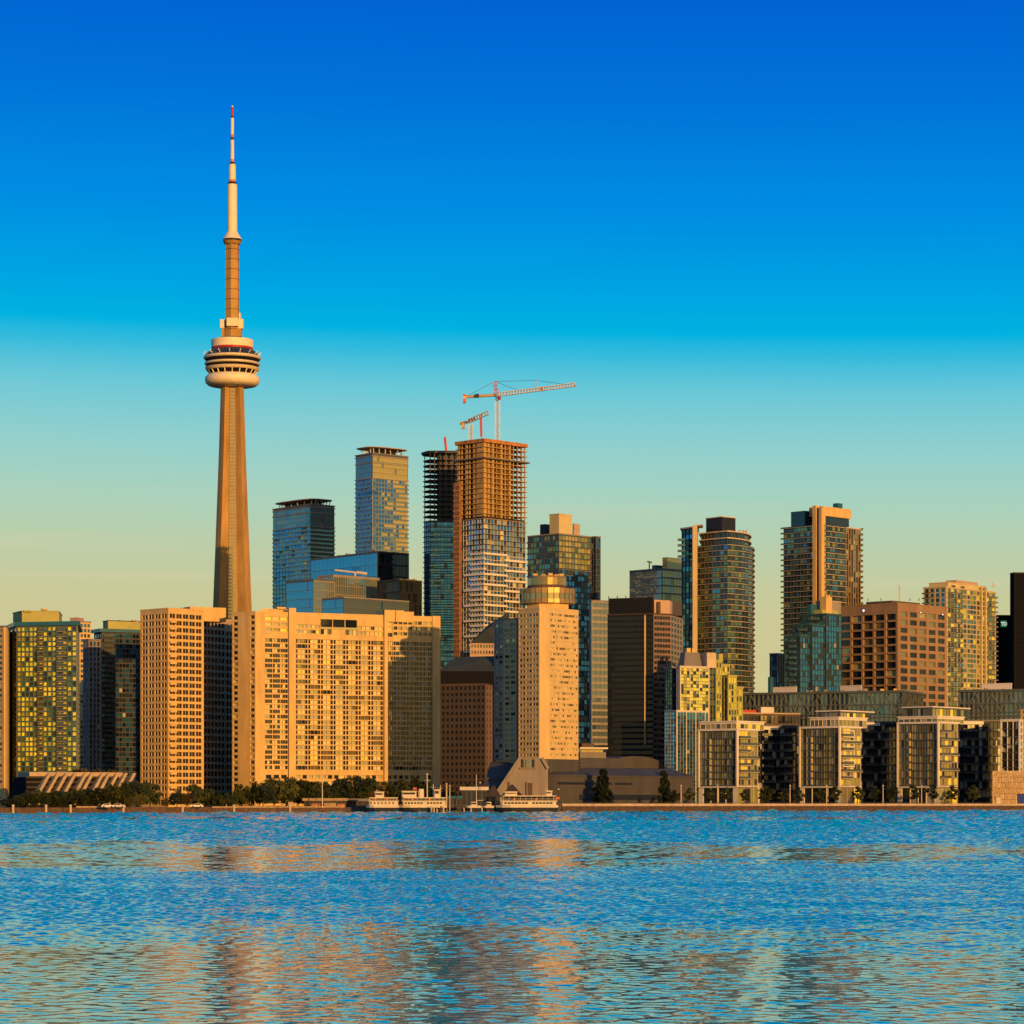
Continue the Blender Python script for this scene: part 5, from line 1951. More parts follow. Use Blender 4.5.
    if ypent:
        pq = rectb(grid[0], grid[1], grid[2], Y + 9, th)
        zp = wz(ypent, Y + 5)
        b.core(pq, zu, zp, 'black', .5)
        for i in (0, 1):
            b.facade(pq[i], pq[i + 1], zu, zp, cols=10, rows=1, pier=.08, span=.05, rec=.3, mt=.6, pal=('pav', 'pavy')[i], wm='frame_metal')
        b.roof(pq, zp, 'white', .5, .9)
    if style:
        for k in range(5):
            za_ = zb0 + 4.5 + k * 4.4
            m_ = MB()
            uR = (R - C).normalized(); nR = Vector((uR.y, -uR.x))
            w0_, w1_ = LR * .1, LR * .62
            for a, c2, e, f in ((w0_, w0_ + .5, za_, za_ + 3.2), (w1_ - .5, w1_, za_, za_ + 3.2), (w0_ + .5, w1_ - .5, za_, za_ + .45), (w0_ + .5, w1_ - .5, za_ + 2.75, za_ + 3.2)):
                m_.obox(C, uR, nR, a, c2, 0, .9, e, f, 'white')
            part(m_, 'window_surround', b.root)
    b.finish()
    return b


pavilion('white framed waterfront block, leftmost of three, beside the cream framed tower', 699, 737.6, 758, 797, 1200, 1268, 729.5, 721.5, None, 700, None, 11)
pavilion('middle waterfront block with white square window surrounds on its sunny side', 800, 840, 861, 897, 1228, 1296, 727, 717.5, 711, 810, (818, 840, 872), 12, 1)
pavilion('rightmost waterfront block with a wide glass top storey and a thin white roof', 897.7, 938.7, 958, 1006, 1258, 1322, 722.5, 716.5, 707, 898, (904, 932, 968), 13)
# framed bay and wall at the right edge
q = [P(1000.2, 1284), P(1019.8, 1278), P(1023.5, 1286), P(1023, 1310), P(1003, 1310)]
b = Building('apartment_block', 'tall pale framed glass bay standing above the perforated copper box', 'apartment block', P(1010, 1292), vis=772, seed=14)
z1 = wz(720, 1280)
b.core(q, GROUND, z1, 'black', .6)
b.facade(q[0], q[1], GROUND, z1, cols=3, rows=11, pier=.03, span=.1, rec=.7, ml=.7, mr=.7, mt=.7, pal='wing', wm='white', sm='frame_metal')
b.facade(q[1], q[2], GROUND, z1, cols=1, rows=13, pier=.3, span=.3, rec=.4, pal='shade', wm='white')
b.roof(q, z1, 'white', .4, .2)
b.finish()
q = [P(1020.5, 1325), P(1040, 1318), P(1050, 1340), P(1024, 1350)]
b, z1 = simple('apartment_block', 'tan wall with few windows cut off by the right edge above the perforated copper box', 'apartment block', q, 709, 1320,
               [dict(cols=4, rows=16, pier=.6, span=.6, pal='office', wm='tan')], vis=772, seed=15)
b.finish()
# perforated copper box
X0, X1 = P(993, 1268), P(1036, 1258)
b = Building('harbour_building', 'low perforated copper coloured building at the right end of the seawall', 'harbour building', P(1012, 1270), seed=16)
uu = (X1 - X0).normalized(); n2 = Vector((uu.y, -uu.x)); LX = (X1 - X0).length
z0_, z1 = GROUND + .9, wz(771.5, 1266)
m_ = MB(); m_.obox(X0, uu, n2, 0, LX, -14, -.6, z0_, z1, 'brownwall'); part(m_, 'wall', b.root)
m_ = MB()
rr = random.Random(3)
zs0 = z0_ + 6
for r_ in range(6):
    za_, zb_ = z0_ + (z1 - z0_) * r_ / 6, z0_ + (z1 - z0_) * (r_ + 1) / 6
    w_ = 0.0
    while w_ < LX - .3:
        step = rr.uniform(.45, .95)
        if not (za_ < zs0 - 1.2 and w_ > 11):
            m_.obox(X0, uu, n2, w_, min(LX, w_ + step * rr.uniform(.62, .9)), -.6, rr.uniform(0, .22), za_, zb_ - .12, 'copper')
        w_ += step
m_.obox(X0, uu, n2, -.1, LX, -.7, .1, z1 - .2, z1 + .3, 'copper')
m_.obox(X0, uu, n2, -.2, .5, -14, .15, z0_, z1 - .25, 'copper')
part(m_, 'screen_wall', b.root)
m_ = MB(); m_.obox(X0, uu, n2, 11, LX, -.58, -.3, z0_ + .2, zs0 - 1.3, 'sign_blue'); m_.obox(X0, uu, n2, 10.6, 11, -.6, .2, z0_, zs0 - 1, 'tan'); part(m_, 'opening', b.root)
b.finish()
kb = P(998, 1260)
ko = thing('kiosk', 'small pale kiosk box before the perforated copper building', 'kiosk', (kb.x, kb.y, GROUND + .9))
m_ = MB(); m_.box(kb.x - 1, kb.x + 1, kb.y - 1, kb.y + 1, GROUND + .9, GROUND + 4.4, 'offwhite'); part(m_, 'wall', ko)
m_ = MB(); m_.box(kb.x - 1.3, kb.x + 1.3, kb.y - 1.3, kb.y + 1.3, GROUND + 4.4, GROUND + 4.7, 'slabgrey'); part(m_, 'roof', ko)

# ------------------------------------------------------------------ hotel podium
b = Building('conference_hall', 'low grey concrete hall with sloping roofs and a wedge shaped front under the hotel', 'conference hall', P(560, 1110), vis=803, seed=17)


def slab_shape(pts, Y0, Y1, mt, nm, dx=0):
    """outline in the facade plane carried back from Y0 to Y1 (outline given in picture columns and rows at Y0)"""
    m_ = MB()
    n = len(pts)
    A = [(wx(x, Y0), Y0, max(GROUND, wz(y, Y0))) for x, y in pts]
    B_ = [(x + dx, Y1, z) for x, _, z in A]
    m_.add(A + B_, [tuple(range(n - 1, -1, -1)), tuple(range(n, 2 * n))] + [(i, (i + 1) % n, n + (i + 1) % n, n + i) for i in range(n)], mt)
    for f in m_.f[-n:]:
        f.reverse()
    m_.f[-n - 2].reverse(); m_.f[-n - 1].reverse()
    m_.f = [list(reversed(f)) for f in m_.f]
    return part(m_, nm, b.root)


slab_shape([(548, 768), (548, 806), (497, 806), (497, 793), (520, 758.5), (541.5, 758.5)], 1084, 1140, 'podium', 'wall')
m_ = MB()
for pts in (((520.3, 757.6), (497, 792.5), .9), ((541.8, 757.6), (548.3, 768.5), .9)):
    (x0, y0), (x1, y1), r_ = pts
    a = Vector(W3(x0, y0, 1083.4)); c = Vector(W3(x1, y1, 1083.4))
    m_.bar(a, c, .75, 'podium', 4)
part(m_, 'coping', b.root)
for k in range(3):
    m_ = MB(); xa = 521.6 + k * 4.4; wd = (2.2, 4.4, 2.2)[k]
    m_.box(wx(xa if k < 2 else 532.4, 1084), wx((xa if k < 2 else 532.4) + wd, 1084), 1083.4, 1084.6, wz(767.4, 1084), wz(759.3, 1084), 'g_gray' if k == 1 else 'g_dark'); part(m_, 'window', b.root)
m_ = MB(); m_.box(wx(520, 1083.2), wx(536.5, 1083.2), 1082.9, 1083.5, wz(768.6, 1083), wz(767.6, 1083), 'podium'); part(m_, 'sill', b.root)
m_ = MB(); m_.box(wx(527.4, 1083.3), wx(532.4, 1083.3), 1083.5, 1084.4, GROUND, wz(783, 1083), 'brownwall'); part(m_, 'door', b.root)
m_ = MB(); m_.box(wx(526.6, 1083), wx(527.4, 1083), 1083, 1084.2, GROUND, wz(782.4, 1083), 'podium'); m_.box(wx(526.6, 1083), wx(532.4, 1083), 1083, 1084.2, wz(783, 1083) + .02, wz(782, 1083), 'podium'); part(m_, 'door_frame', b.root)
# left sloping glass roof
def wedge(pa, pb, Ya, Yb, ya, yb, zmt, nm, gl=None):
    m_ = MB()
    p = [W3(pa, ya, Ya), W3(pb, ya, Ya), W3(pb + 4, yb, Yb), W3(pa + 4, yb, Yb)]
    lo = [(x, y, GROUND) for x, y, z in p]
    m_.add(lo + p, [(0, 1, 5, 4), (1, 2, 6, 5), (2, 3, 7, 6), (3, 0, 4, 7), (4, 5, 6, 7)], zmt)
    return part(m_, nm, b.root)
wedge(486, 512, 1098, 1128, 778, 762, 'hall', 'side_roof')
wedge(482, 500, 1092, 1100, 787, 778, 'hall', 'side_roof')
# right wings, their shade put into the wall colour
m_ = MB()
x0, x1 = wx(549, 1092), wx(690, 1130)
A, B_ = P(548.5, 1096), P(694, 1168)
uP = (B_ - A).normalized(); nP = Vector((uP.y, -uP.x)); LP = (B_ - A).length
b.mb().obox(A, uP, nP, 0, LP, -26, 0, GROUND, wz(775, 1100), 'hall')
b.mb().obox(A, uP, nP, 2, LP * .62, .0, .25, wz(788, 1100), wz(787.2, 1100), 'hall')
for (f0, f1, ya, yb_) in ((.06, .42, 784.5, 782), (.44, .56, 784.5, 782), (.2, .9, 800, 794.5)):
    m_ = MB(); m_.obox(A, uP, nP, LP * f0, LP * f1, -.3, .06, wz(ya, 1100), wz(yb_, 1100), 'black'); part(m_, 'window', b.root)
m_ = MB()
# sloping roof above
p = [A + nP * .4, B_ + nP * .4, B_ - nP * 12, A - nP * 12]
zz0, zz1 = wz(775, 1100), wz(767, 1110)
vs = [(q_.x, q_.y, z_) for q_, z_ in zip(p, (zz0, zz0, zz1, zz1))] + [(q_.x, q_.y, zz0 - .6) for q_ in p]
m_.add(vs, [(0, 1, 2, 3), (4, 5, 1, 0), (5, 6, 2, 1), (6, 7, 3, 2), (7, 4, 0, 3)], 'hall')
part(m_, 'roof', b.root)
for (f0, f1, d, ya, yb_, mt) in ((.12, .42, -12, 768, 757.5, 'hall'), (.42, .68, -14, 768, 757, 'hall'), (.18, .34, -18, 757.5, 752, 'hall')):
    b.mb().obox(A, uP, nP, LP * f0, LP * f1, d - 8, d, wz(ya + 6, 1115), wz(yb_, 1118), mt)
for k in range(3):
    m_ = MB(); m_.obox(A, uP, nP, LP * .14, LP * .36, -12.2, -11.85, wz(766.5 - k * 3.2, 1115), wz(764.8 - k * 3.2, 1115), 'black'); part(m_, 'window', b.root)
b.finish()
# restaurant pavilion right of the hotel and vaulted hall behind
b = Building('low_building', 'low building with a pale flat canopy at the foot of the hotel', 'low building', P(592, 1210), vis=770, seed=18)
q = rectb(576, 580, 606, 1200, 20)
b.block(q, GROUND, wz(752, 1200), 'grey', nm='wall')
b.block(rectb(577, 581, 603, 1202, 20), wz(752, 1200), wz(749, 1200), 'g_warm', nm='window_band')
b.block(rectb(575, 580, 608, 1198, 20), wz(749, 1200), wz(747.2, 1200), 'offwhite', nm='canopy')
b.block(rectb(578, 582, 594, 1204, 20), wz(747.2, 1200), wz(743, 1200), 'brownwall', nm='penthouse')
b.finish()
b = Building('low_building', 'dark barrel roofed hall between the hotel podium and the cream framed tower', 'low building', P(640, 1240), vis=780, seed=19)
A, B_ = P(606, 1226), P(664, 1246)
uu = (B_ - A).normalized(); n2 = Vector((uu.y, -uu.x)); L_ = (B_ - A).length
b.mb().obox(A, uu, n2, 0, L_, -30, 0, GROUND, wz(768, 1230), 'darkgrey')
m_ = MB()
k_ = 14
vs = []
for d in (.6, -30):
    for i_ in range(k_ + 1):
        a = math.pi * i_ / k_
        p = A + uu * (L_ / 2 - math.cos(a) * (L_ / 2 + .4)) + n2 * d
        vs.append((p.x, p.y, wz(768, 1230) + math.sin(a) * 5.4))
m_.add(vs, [tuple(range(k_, -1, -1)), tuple(range(k_ + 1, 2 * k_ + 2))] + [(i_, i_ + 1, k_ + 2 + i_, k_ + 1 + i_) for i_ in range(k_)], 'hall')
m_.f[-k_ - 2].reverse()
part(m_, 'roof', b.root)
b.finish()

# ------------------------------------------------------------------ boats
def boat_hull(m_, x0, x1, Y, beam, secs, mt):
    """secs: list of (z, x0 trim, x1 trim, half beam factor) from keel to rail; pointed at the x0 end"""
    rings_ = []
    for z, t0, t1, hb in secs:
        a, c = x0 + t0, x1 - t1
        L = c - a
        h = beam / 2 * hb
        rings_.append([(a, Y, z), (a + L * .10, Y - h * .62, z), (a + L * .24, Y - h * .95, z), (c - L * .04, Y - h, z), (c, Y - h * .8, z),
                       (c, Y + h * .8, z), (c - L * .04, Y + h, z), (a + L * .24, Y + h * .95, z), (a + L * .10, Y + h * .62, z)])
    n = 9
    vs = [p for r in rings_ for p in r]
    fs = [(i * n + k, i * n + (k + 1) % n, (i + 1) * n + (k + 1) % n, (i + 1) * n + k) for i in range(len(rings_) - 1) for k in range(n)]
    fs += [tuple(range(n - 1, -1, -1)), tuple(range((len(rings_) - 1) * n, len(rings_) * n))]
    m_.add(vs, fs, mt)


def rbox(m_, x0, x1, y0, y1, z0, z1, mt, c=.35):
    """box with clipped plan corners"""
    m_.prism([Vector(p) for p in ((x0 + c, y0), (x1 - c, y0), (x1, y0 + c), (x1, y1 - c), (x1 - c, y1), (x0 + c, y1), (x0, y1 - c), (x0, y0 + c))], z0, z1, mt)


def tour_boat(label, pa, pb, Y, houses, funnel=None, masts=(), name='tour_boat', nwin=9, beam=6.0, deck_y=798.2, dark_gap=True, flag=None):
    x0, x1 = wx(pa, Y), wx(pb, Y)
    L = x1 - x0
    z = lambda y: wz(y, Y)
    r = thing(name, label, 'boat', ((x0 + x1) / 2, Y, 0), 'passenger boats moored at the dock')
    m_ = MB(); boat_hull(m_, x0, x1, Y, beam, [(-.6, 1.2, .4, .8), (.2, .7, .2, .93), (2.0, .2, 0, 1)], 'hull_dark'); part(m_, 'hull', r)
    m_ = MB(); boat_hull(m_, x0, x1, Y, beam + .1, [(2.0, .2, -.02, 1), (2.9, 0, -.02, 1.02)], 'boat_white'); part(m_, 'bulwark', r)
    za, zb_ = 2.85, z(801.3)
    m_ = MB(); rbox(m_, x0 + L * .10, x1 - L * .03, Y - beam * .44, Y + beam * .44, za, zb_, 'boat_white'); cb = part(m_, 'cabin', r)
    for i in range(nwin):
        if i in (nwin // 2,) and nwin > 8: continue
        w0 = x0 + L * (.14 + .78 * i / nwin)
        m_ = MB(); m_.box(w0, w0 + L * .045, Y - beam * .44 - .05, Y - beam * .44 + .1, za + (zb_ - za) * .35, zb_ - .35, 'g_dark'); part(m_, 'window', cb)
    m_ = MB(); rbox(m_, x0 + L * .07, x1 - L * .01, Y - beam * .5, Y + beam * .5, zb_, zb_ + .25, 'boat_white'); part(m_, 'deck', r)
    # open upper deck under a roof
    zr = z(deck_y)
    m_ = MB()
    for i in range(10):
        xx = x0 + L * (.13 + .8 * i / 9)
        for yy in (Y - beam * .44, Y + beam * .44):
            m_.bar((xx, yy, zb_ + .2), (xx, yy, zr), .06, 'boat_white', 4)
    for hh_ in (.5, .95):
        m_.bar((x0 + L * .08, Y - beam * .46, zb_ + hh_), (x1 - L * .02, Y - beam * .46, zb_ + hh_), .05, 'boat_white', 4)
    part(m_, 'railing', r)
    m_ = MB(); m_.box(x0 + L * .16, x1 - L * .08, Y - beam * .25, Y + beam * .3, zb_ + .24, zr - .05, 'g_black'); part(m_, 'saloon', r)
    m_ = MB(); rbox(m_, x0 + L * .11, x1 - L * .03, Y - beam * .48, Y + beam * .48, zr, zr + .3, 'boat_white'); part(m_, 'roof', r)
    for ha, hb, ht in houses:
        h0, h1 = wx(ha, Y), wx(hb, Y)
        m_ = MB(); rbox(m_, h0, h1, Y - beam * .3, Y + beam * .3, zr + .3, z(ht), 'boat_white'); wh = part(m_, 'wheelhouse', r)
        m_ = MB(); m_.box(h0 + .4, h1 - .4, Y - beam * .3 - .05, Y, zr + .3 + (z(ht) - zr - .3) * .5, z(ht) - .35, 'g_dark'); part(m_, 'window', wh)
        m_ = MB(); rbox(m_, h0 - .3, h1 + .3, Y - beam * .34, Y + beam * .34, z(ht), z(ht) + .22, 'boat_white'); part(m_, 'roof', wh)
    if funnel:
        c = Vector((wx(funnel[0], Y), Y)); m_ = MB()
        w = funnel[1] * Y / F / 2
        m_.lathe([(w, zr + .3), (w * .92, z(funnel[2])), (w * .8, z(funnel[2]) + .05)], c, ['boat_white', 'darkgrey'], 14); part(m_, 'funnel', r)
    for mx_, mt_ in masts:
        m_ = MB(); m_.bar((wx(mx_, Y), Y, zr), (wx(mx_, Y), Y, z(mt_)), .14, 'offwhite', 5)
        m_.bar((wx(mx_, Y) - 1, Y, z(mt_) - 1.2), (wx(mx_, Y) + 1, Y, z(mt_) - 1.2), .07, 'offwhite', 4); part(m_, 'mast', r)
    if flag:
        m_ = MB(); x, y, zz_ = W3(flag[0], flag[1], Y)
        m_.bar((x, y, zz_ - 2), (x, y, zz_), .06, 'offwhite', 4)
        m_.box(x + .06, x + 1.2, y - .03, y + .03, zz_ - .8, zz_, 'crane_red'); part(m_, 'flag', r)
    # life rings along the rail
    for k in range(2):
        xx = x0 + L * (.3 + .35 * k)
        m_ = MB(); m_.lathe([(.28, 0), (.42, .08), (.42, .16), (.28, .2)], Vector((0, 0)), 'orange', 12)
        m_.v = [(xx + a, Y - beam * .48 - c, zb_ + .7 + b_) for a, b_, c in m_.v]
        part(m_, 'life_ring', r)
    return r


tour_boat('smaller white tour boat at the left end of the dock with a black lower hull', 366, 399, 1002, [(375, 384, 792.2)], masts=((377, 789.5),), nwin=7)
tour_boat('longer white tour boat with a white funnel lying right of the smaller one', 398, 447, 1006, [(402, 416.5, 791.5), (434, 440, 790)], funnel=(421, 6.2, 789), masts=((427.4, 777), (433.2, 784), (440.5, 785)), nwin=12, flag=(413.5, 787.5))
tour_boat('long white double decked ferry moored alone before the wedge shaped wall', 495.5, 558, 1024, [(504.5, 517, 792), (545.2, 552, 791.2)], masts=((547, 788.5),), name='ferry', nwin=14, beam=8, deck_y=796.4, flag=(556.5, 797))
# sailing boat and launch
def small_boat(name, label, pa, pb, Y, mast=None):
    x0, x1 = wx(pa, Y), wx(pb, Y)
    r = thing(name, label, 'boat', ((x0 + x1) / 2, Y, 0))
    m_ = MB(); boat_hull(m_, x0, x1, Y, 2.8, [(-.4, 1, .3, .5), (.3, .6, .1, .85), (1.9, 0, 0, 1)], 'hull_dark'); part(m_, 'hull', r)
    m_ = MB(); boat_hull(m_, x0 - .02, x1 + .02, Y, 2.9, [(1.9, 0, 0, 1), (2.7, -.2, -.05, 1.02)], 'boat_white'); part(m_, 'bulwark', r)
    L = x1 - x0
    m_ = MB(); rbox(m_, x0 + L * .3, x1 - L * .25, Y - .9, Y + .9, 2.65, 4.1, 'boat_white'); c_ = part(m_, 'cabin', r)
    m_ = MB(); m_.box(x0 + L * .34, x1 - L * .3, Y - .95, Y, 3.2, 3.8, 'g_dark'); part(m_, 'window', c_)
    if mast:
        m_ = MB(); m_.bar((wx(mast[0], Y), Y, 2.6), W3(mast[0], mast[1], Y), .17, 'offwhite', 6, .1)
        m_.bar((wx(mast[0], Y), Y, 4.6), (wx(mast[0] + 7, Y), Y, 4.7), .12, 'offwhite', 5); part(m_, 'mast', r)
        m_ = MB(); m_.bar((x0 + .2, Y, 2.6), W3(mast[0], mast[1] + 1, Y), .03, 'frame_metal', 3); m_.bar((x1, Y, 2.6), W3(mast[0], mast[1] + 1, Y), .03, 'frame_metal', 3); part(m_, 'rigging', r)
small_boat('sailboat', 'white sailing boat with one tall bare mast beside the dock office', 466, 481, 1016, (476.4, 774.5))
small_boat('motor_launch', 'small white motor launch tucked between the sailing boat and the ferry', 483, 494, 1020)
for pxx, yy, Y in ((446.5, 784, 1022), (449.8, 786, 1024)):
    x = wx(pxx, Y)
    r = thing('dock_post', ('tallest' if pxx < 448 else 'shorter') + ' of two bare posts standing right of the tour boats', 'post', (x, Y, 0))
    m_ = MB(); m_.bar((x, Y, -1), (x, Y, wz(yy, Y)), .28 if pxx < 448 else .2, 'post', 6); part(m_, 'post', r)
    m_ = MB(); m_.lathe([(.4, wz(yy, Y)), (.3, wz(yy, Y) + .3), (.05, wz(yy, Y) + .45)], Vector((x, Y)), 'post', 8); part(m_, 'cap', r)
# pilings before the boats
rp = random.Random(5)
for pxx in (381, 396, 419, 431.5, 434, 437, 441, 443.5, 464, 471, 482):
    Y = 998 + rp.random() * 4
    x = wx(pxx, Y)
    r = tag(bpy.data.objects.new('piling', None), 'brown timber piling standing in the water before the moored boats', 'piling', 'timber pilings before the moored boats')
    m_ = MB(); h = rp.uniform(1.6, 2.6)
    m_.lathe([(.30, -1), (.28, h - .1), (.22, h), (.05, h + .05)], Vector((x, Y)), 'post' if rp.random() < .6 else 'wood', 9)
    o = m_.build('piling', None, (x, Y, 0))
    tag(o, r['label'], 'piling', r['group'])
    bpy.data.objects.remove(r)

# ------------------------------------------------------------------ low dock buildings
def house(name, label, pa, pb, Y, yeave, yridge, wall, roof, dep=8, flat=False, wins=4, chimney=None, pal='g_dark'):
    x0, x1 = wx(pa, Y), wx(pb, Y)
    ze, zr = wz(yeave, Y), wz(yridge, Y)
    r = thing(name, label, 'dock building', ((x0 + x1) / 2, Y + dep / 2, GROUND))
    m_ = MB(); m_.box(x0, x1, Y, Y + dep, GROUND - .5, ze, wall); part(m_, 'wall', r)
    for i in range(wins):
        w0 = x0 + (x1 - x0) * (i + .18) / wins; w1 = x0 + (x1 - x0) * (i + .84) / wins
        m_ = MB(); m_.box(w0, w1, Y - .06, Y + .1, GROUND + 1.1, ze - .35, pal); part(m_, 'window', r)
    m_ = MB()
    if flat:
        m_.box(x0 - .6, x1 + .6, Y - .8, Y + dep + .4, ze, zr, roof)
    else:
        o_ = .5
        vs = [(x0 - o_, Y - o_, ze), (x1 + o_, Y - o_, ze), (x1 + o_, Y + dep + o_, ze), (x0 - o_, Y + dep + o_, ze), ((x0 + x1) / 2 - .4, Y + dep * .5, zr), ((x0 + x1) / 2 + .4, Y + dep * .5, zr)]
        m_.add(vs, [(0, 1, 5, 4), (1, 2, 5), (2, 3, 4, 5), (3, 0, 4), (3, 2, 1, 0)], roof)
    rf = part(m_, 'roof', r)
    if chimney:
        m_ = MB(); x = wx(chimney, Y); m_.box(x - .5, x + .5, Y + dep * .4, Y + dep * .5, ze, zr + 1.0, 'brownwall'); part(m_, 'chimney', rf)
    return r
house('dock_office', 'small dock office with a white flat roof band and dark windows beside the sailing boat', 461.5, 487, 1036, 790.2, 786.8, 'darkgrey', 'offwhite', 8, True, 5)
house('boathouse', 'dark boathouse with a brown pyramid roof right of the dock office', 487, 500, 1042, 797, 785.5, 'darkgrey', 'rooftile', 8, False, 2)
house('boathouse', 'dark boathouse with a brown pyramid roof and a chimney behind the ferry', 502, 522, 1044, 796, 784.5, 'darkgrey', 'rooftile', 9, False, 3, 508.5)
house('shed', 'long low tan shed on the quay left of the tour boats', 304, 346, 1018, 800.8, 798.2, 'darkgrey', 'shed_tan', 7, True, 9, None, 'black')
house('shed', 'low dark shed behind the smaller tour boat', 347, 374, 1026, 801, 798.6, 'darkgrey', 'grey', 6, True, 5, None, 'black')
house('shed', 'dark low shed between the tour boats and the dock office', 448, 461, 1032, 798.5, 796, 'darkgrey', 'tealfascia', 6, True, 3, None, 'black')
def crate(label, pxx, Y, s, mt, h):
    x = wx(pxx, Y)
    r = thing('storage_box', label, 'storage box', (x, Y, GROUND))
    m_ = MB(); m_.box(x - s, x + s, Y - 1, Y + 1, GROUND, GROUND + h, mt); part(m_, 'body', r)
    m_ = MB(); m_.box(x - s - .1, x + s + .1, Y - 1.1, Y + 1.1, GROUND + h, GROUND + h + .18, 'darkgrey'); part(m_, 'lid', r)
crate('pale box standing on the quay just left of the tan shed', 291, 1006, .9, 'tan_dim', 2.0)
crate('orange box on the quay before the tan shed', 316, 1010, 1.6, 'form', 1.5)
crate('brown box on the quay before the right part of the tan shed', 330, 1012, 2.2, 'shed_tan', 1.7)
crate('reddish box on the quay between the sheds', 341, 1014, 1.4, 'form', 1.4)

# ------------------------------------------------------------------ posts, lamps, railing
for pxx, lab in ((13, 'leftmost pale mooring post on the dock wall'), (46, 'pale mooring post on the dock wall, second from the left edge'), (70.5, 'pale mooring post just left of the taller brown dock wall'),
                 (123.4, 'pale mooring post at the right end of the taller brown dock wall'), (182.5, 'pale mooring post below the square windowed tan tower'), (234, 'pale mooring post below the left end of the long tan block'), (290, 'pale mooring post by the pale box on the quay')):
    Y = shore_at(pxx) - 1.0
    x = wx(pxx, Y)
    r = thing('mooring_post', lab, 'mooring post', (x, Y, 0), 'pale mooring posts along the dock wall')
    m_ = MB(); m_.lathe([(.42, -1), (.42, 2.75), (.36, 2.85)], Vector((x, Y)), 'post', 10); part(m_, 'post', r)
    m_ = MB(); m_.lathe([(.5, 2.85), (.5, 3.05), (.2, 3.15)], Vector((x, Y)), 'offwhite', 10); part(m_, 'cap', r)


def lamp(pxx, Y, ytop, label, mt, zb, r0=.18, group=None, name='lamp_post'):
    x = wx(pxx, Y)
    r = thing(name, label, 'lamp post', (x, Y, zb), group)
    zt_ = wz(ytop, Y)
    m_ = MB(); m_.lathe([(r0 * 1.8, zb), (r0 * 1.7, zb + .5), (r0, zb + .7), (r0 * .7, zt_)], Vector((x, Y)), mt, 8); part(m_, 'pole', r)
    m_ = MB(); m_.lathe([(.12, zt_), (.38, zt_ + .15), (.34, zt_ + .5), (.1, zt_ + .6)], Vector((x, Y)), 'offwhite', 8); part(m_, 'lamp_head', r)
lamp(141, 955, 799.5, 'short lamp post right of the taller brown dock wall', 'darkgrey', GROUND, .12)
lamp(226.5, 985, 798.5, 'short pale lamp post below the shaded wing of the square windowed tower', 'offwhite', GROUND, .12)
lamp(322.3, 1006, 777, 'tall pale pole standing before the tan shed', 'offwhite', GROUND, .2)
lamp(427, 1030, 775, 'tall pale lamp mast behind the longer tour boat', 'post', GROUND, .25)
lamp(480, 1034, 783.5, 'thin lamp post beside the dock office roof', 'darkgrey', GROUND, .12)
lamp(558.5, 1052, 790, 'thin lamp post at the right end of the ferry', 'darkgrey', GROUND, .12)
names = ['below the left edge of the leftmost waterfront block', 'before the left face of the leftmost waterfront block', 'before the sunny side of the leftmost waterfront block', 'between the leftmost and middle waterfront blocks',
         'before the middle waterfront block', 'between the middle and rightmost waterfront blocks', 'before the left face of the rightmost waterfront block']
for pxx, lab in zip((681, 717.5, 753.5, 790, 826.5, 883, 921.5), names):
    Y = shore_at(pxx) + 4.5
    lamp(pxx, Y, 786.3, 'tan promenade lamp post ' + lab, 'post', GROUND + .9, .26, 'tan lamp posts along the promenade')
rr_ = thing('railing', 'low dark railing running along the promenade in front of the waterfront blocks', 'railing', (P(830, shore_at(830)).x, shore_at(830) + 2.6, GROUND + .9))
m_ = MB(); m2_ = MB()
pts = [P(560 + 432 * i / 140, shore_at(560 + 432 * i / 140) + 2.6) for i in range(141)]
for i, p in enumerate(pts):
    m_.bar((p.x, p.y, GROUND + .9), (p.x, p.y, GROUND + 2.1), .06, 'darkgrey', 4)
    if i:
        for hh_ in (.45, .8, 1.15):
            m2_.bar((pts[i - 1].x, pts[i - 1].y, GROUND + .9 + hh_), (p.x, p.y, GROUND + .9 + hh_), .045, 'darkgrey', 4)
tag(part(m_, 'post', rr_), kind='stuff')
part(m2_, 'rail', rr_)


# ------------------------------------------------------------------ cars
def car(label, pxx, Y, mt, zb=GROUND, flip=1):
    x = wx(pxx, Y)
    r = thing('parked_car', label, 'car', (x, Y, zb))
    prof = [(-2.1, .35), (2.1, .35), (2.15, .75), (1.9, .95), (1.05, 1.0), (.5, 1.45), (-1.2, 1.48), (-1.85, 1.0), (-2.12, .9)]
    m_ = MB(); n = len(prof)
    vs = [(x + a * flip, Y - .85, zb + z) for a, z in prof] + [(x + a * flip, Y + .85, zb + z) for a, z in prof]
    m_.add(vs, [tuple(range(n)), tuple(range(2 * n - 1, n - 1, -1))] + [(i, n + i, n + (i + 1) % n, (i + 1) % n) for i in range(n)], mt); part(m_, 'body', r)
    for a0, a1 in ((-1.35, -.4), (-.3, .55)):
        m_ = MB(); m_.box(x + min(a0 * flip, a1 * flip), x + max(a0 * flip, a1 * flip), Y - .89, Y - .8, zb + 1.02, zb + 1.38, 'g_black'); part(m_, 'window', r)
    for a in (-1.3, 1.3):
        m_ = MB(); m_.lathe([(.33, -.1), (.33, .1)], Vector((0, 0)), 'black', 12)
        m_.v = [(x + a + p, Y - .82 + q_, zb + .33 + s_) for p, s_, q_ in m_.v]; part(m_, 'wheel', r)
car('white car parked on the quay under the round trees', 108, 925, 'white')
car('pale grey car parked on the quay right of the round trees', 119, 932, 'offwhite')
car('white car parked on the quay below the square windowed tan tower', 197, 960, 'white', flip=-1)
car('silver car parked behind the promenade left of the large dark conifer', 640, 1150, 'slabgrey', GROUND)
car('white car parked just right of the right hand dark conifer', 672, 1165, 'white', GROUND, -1)

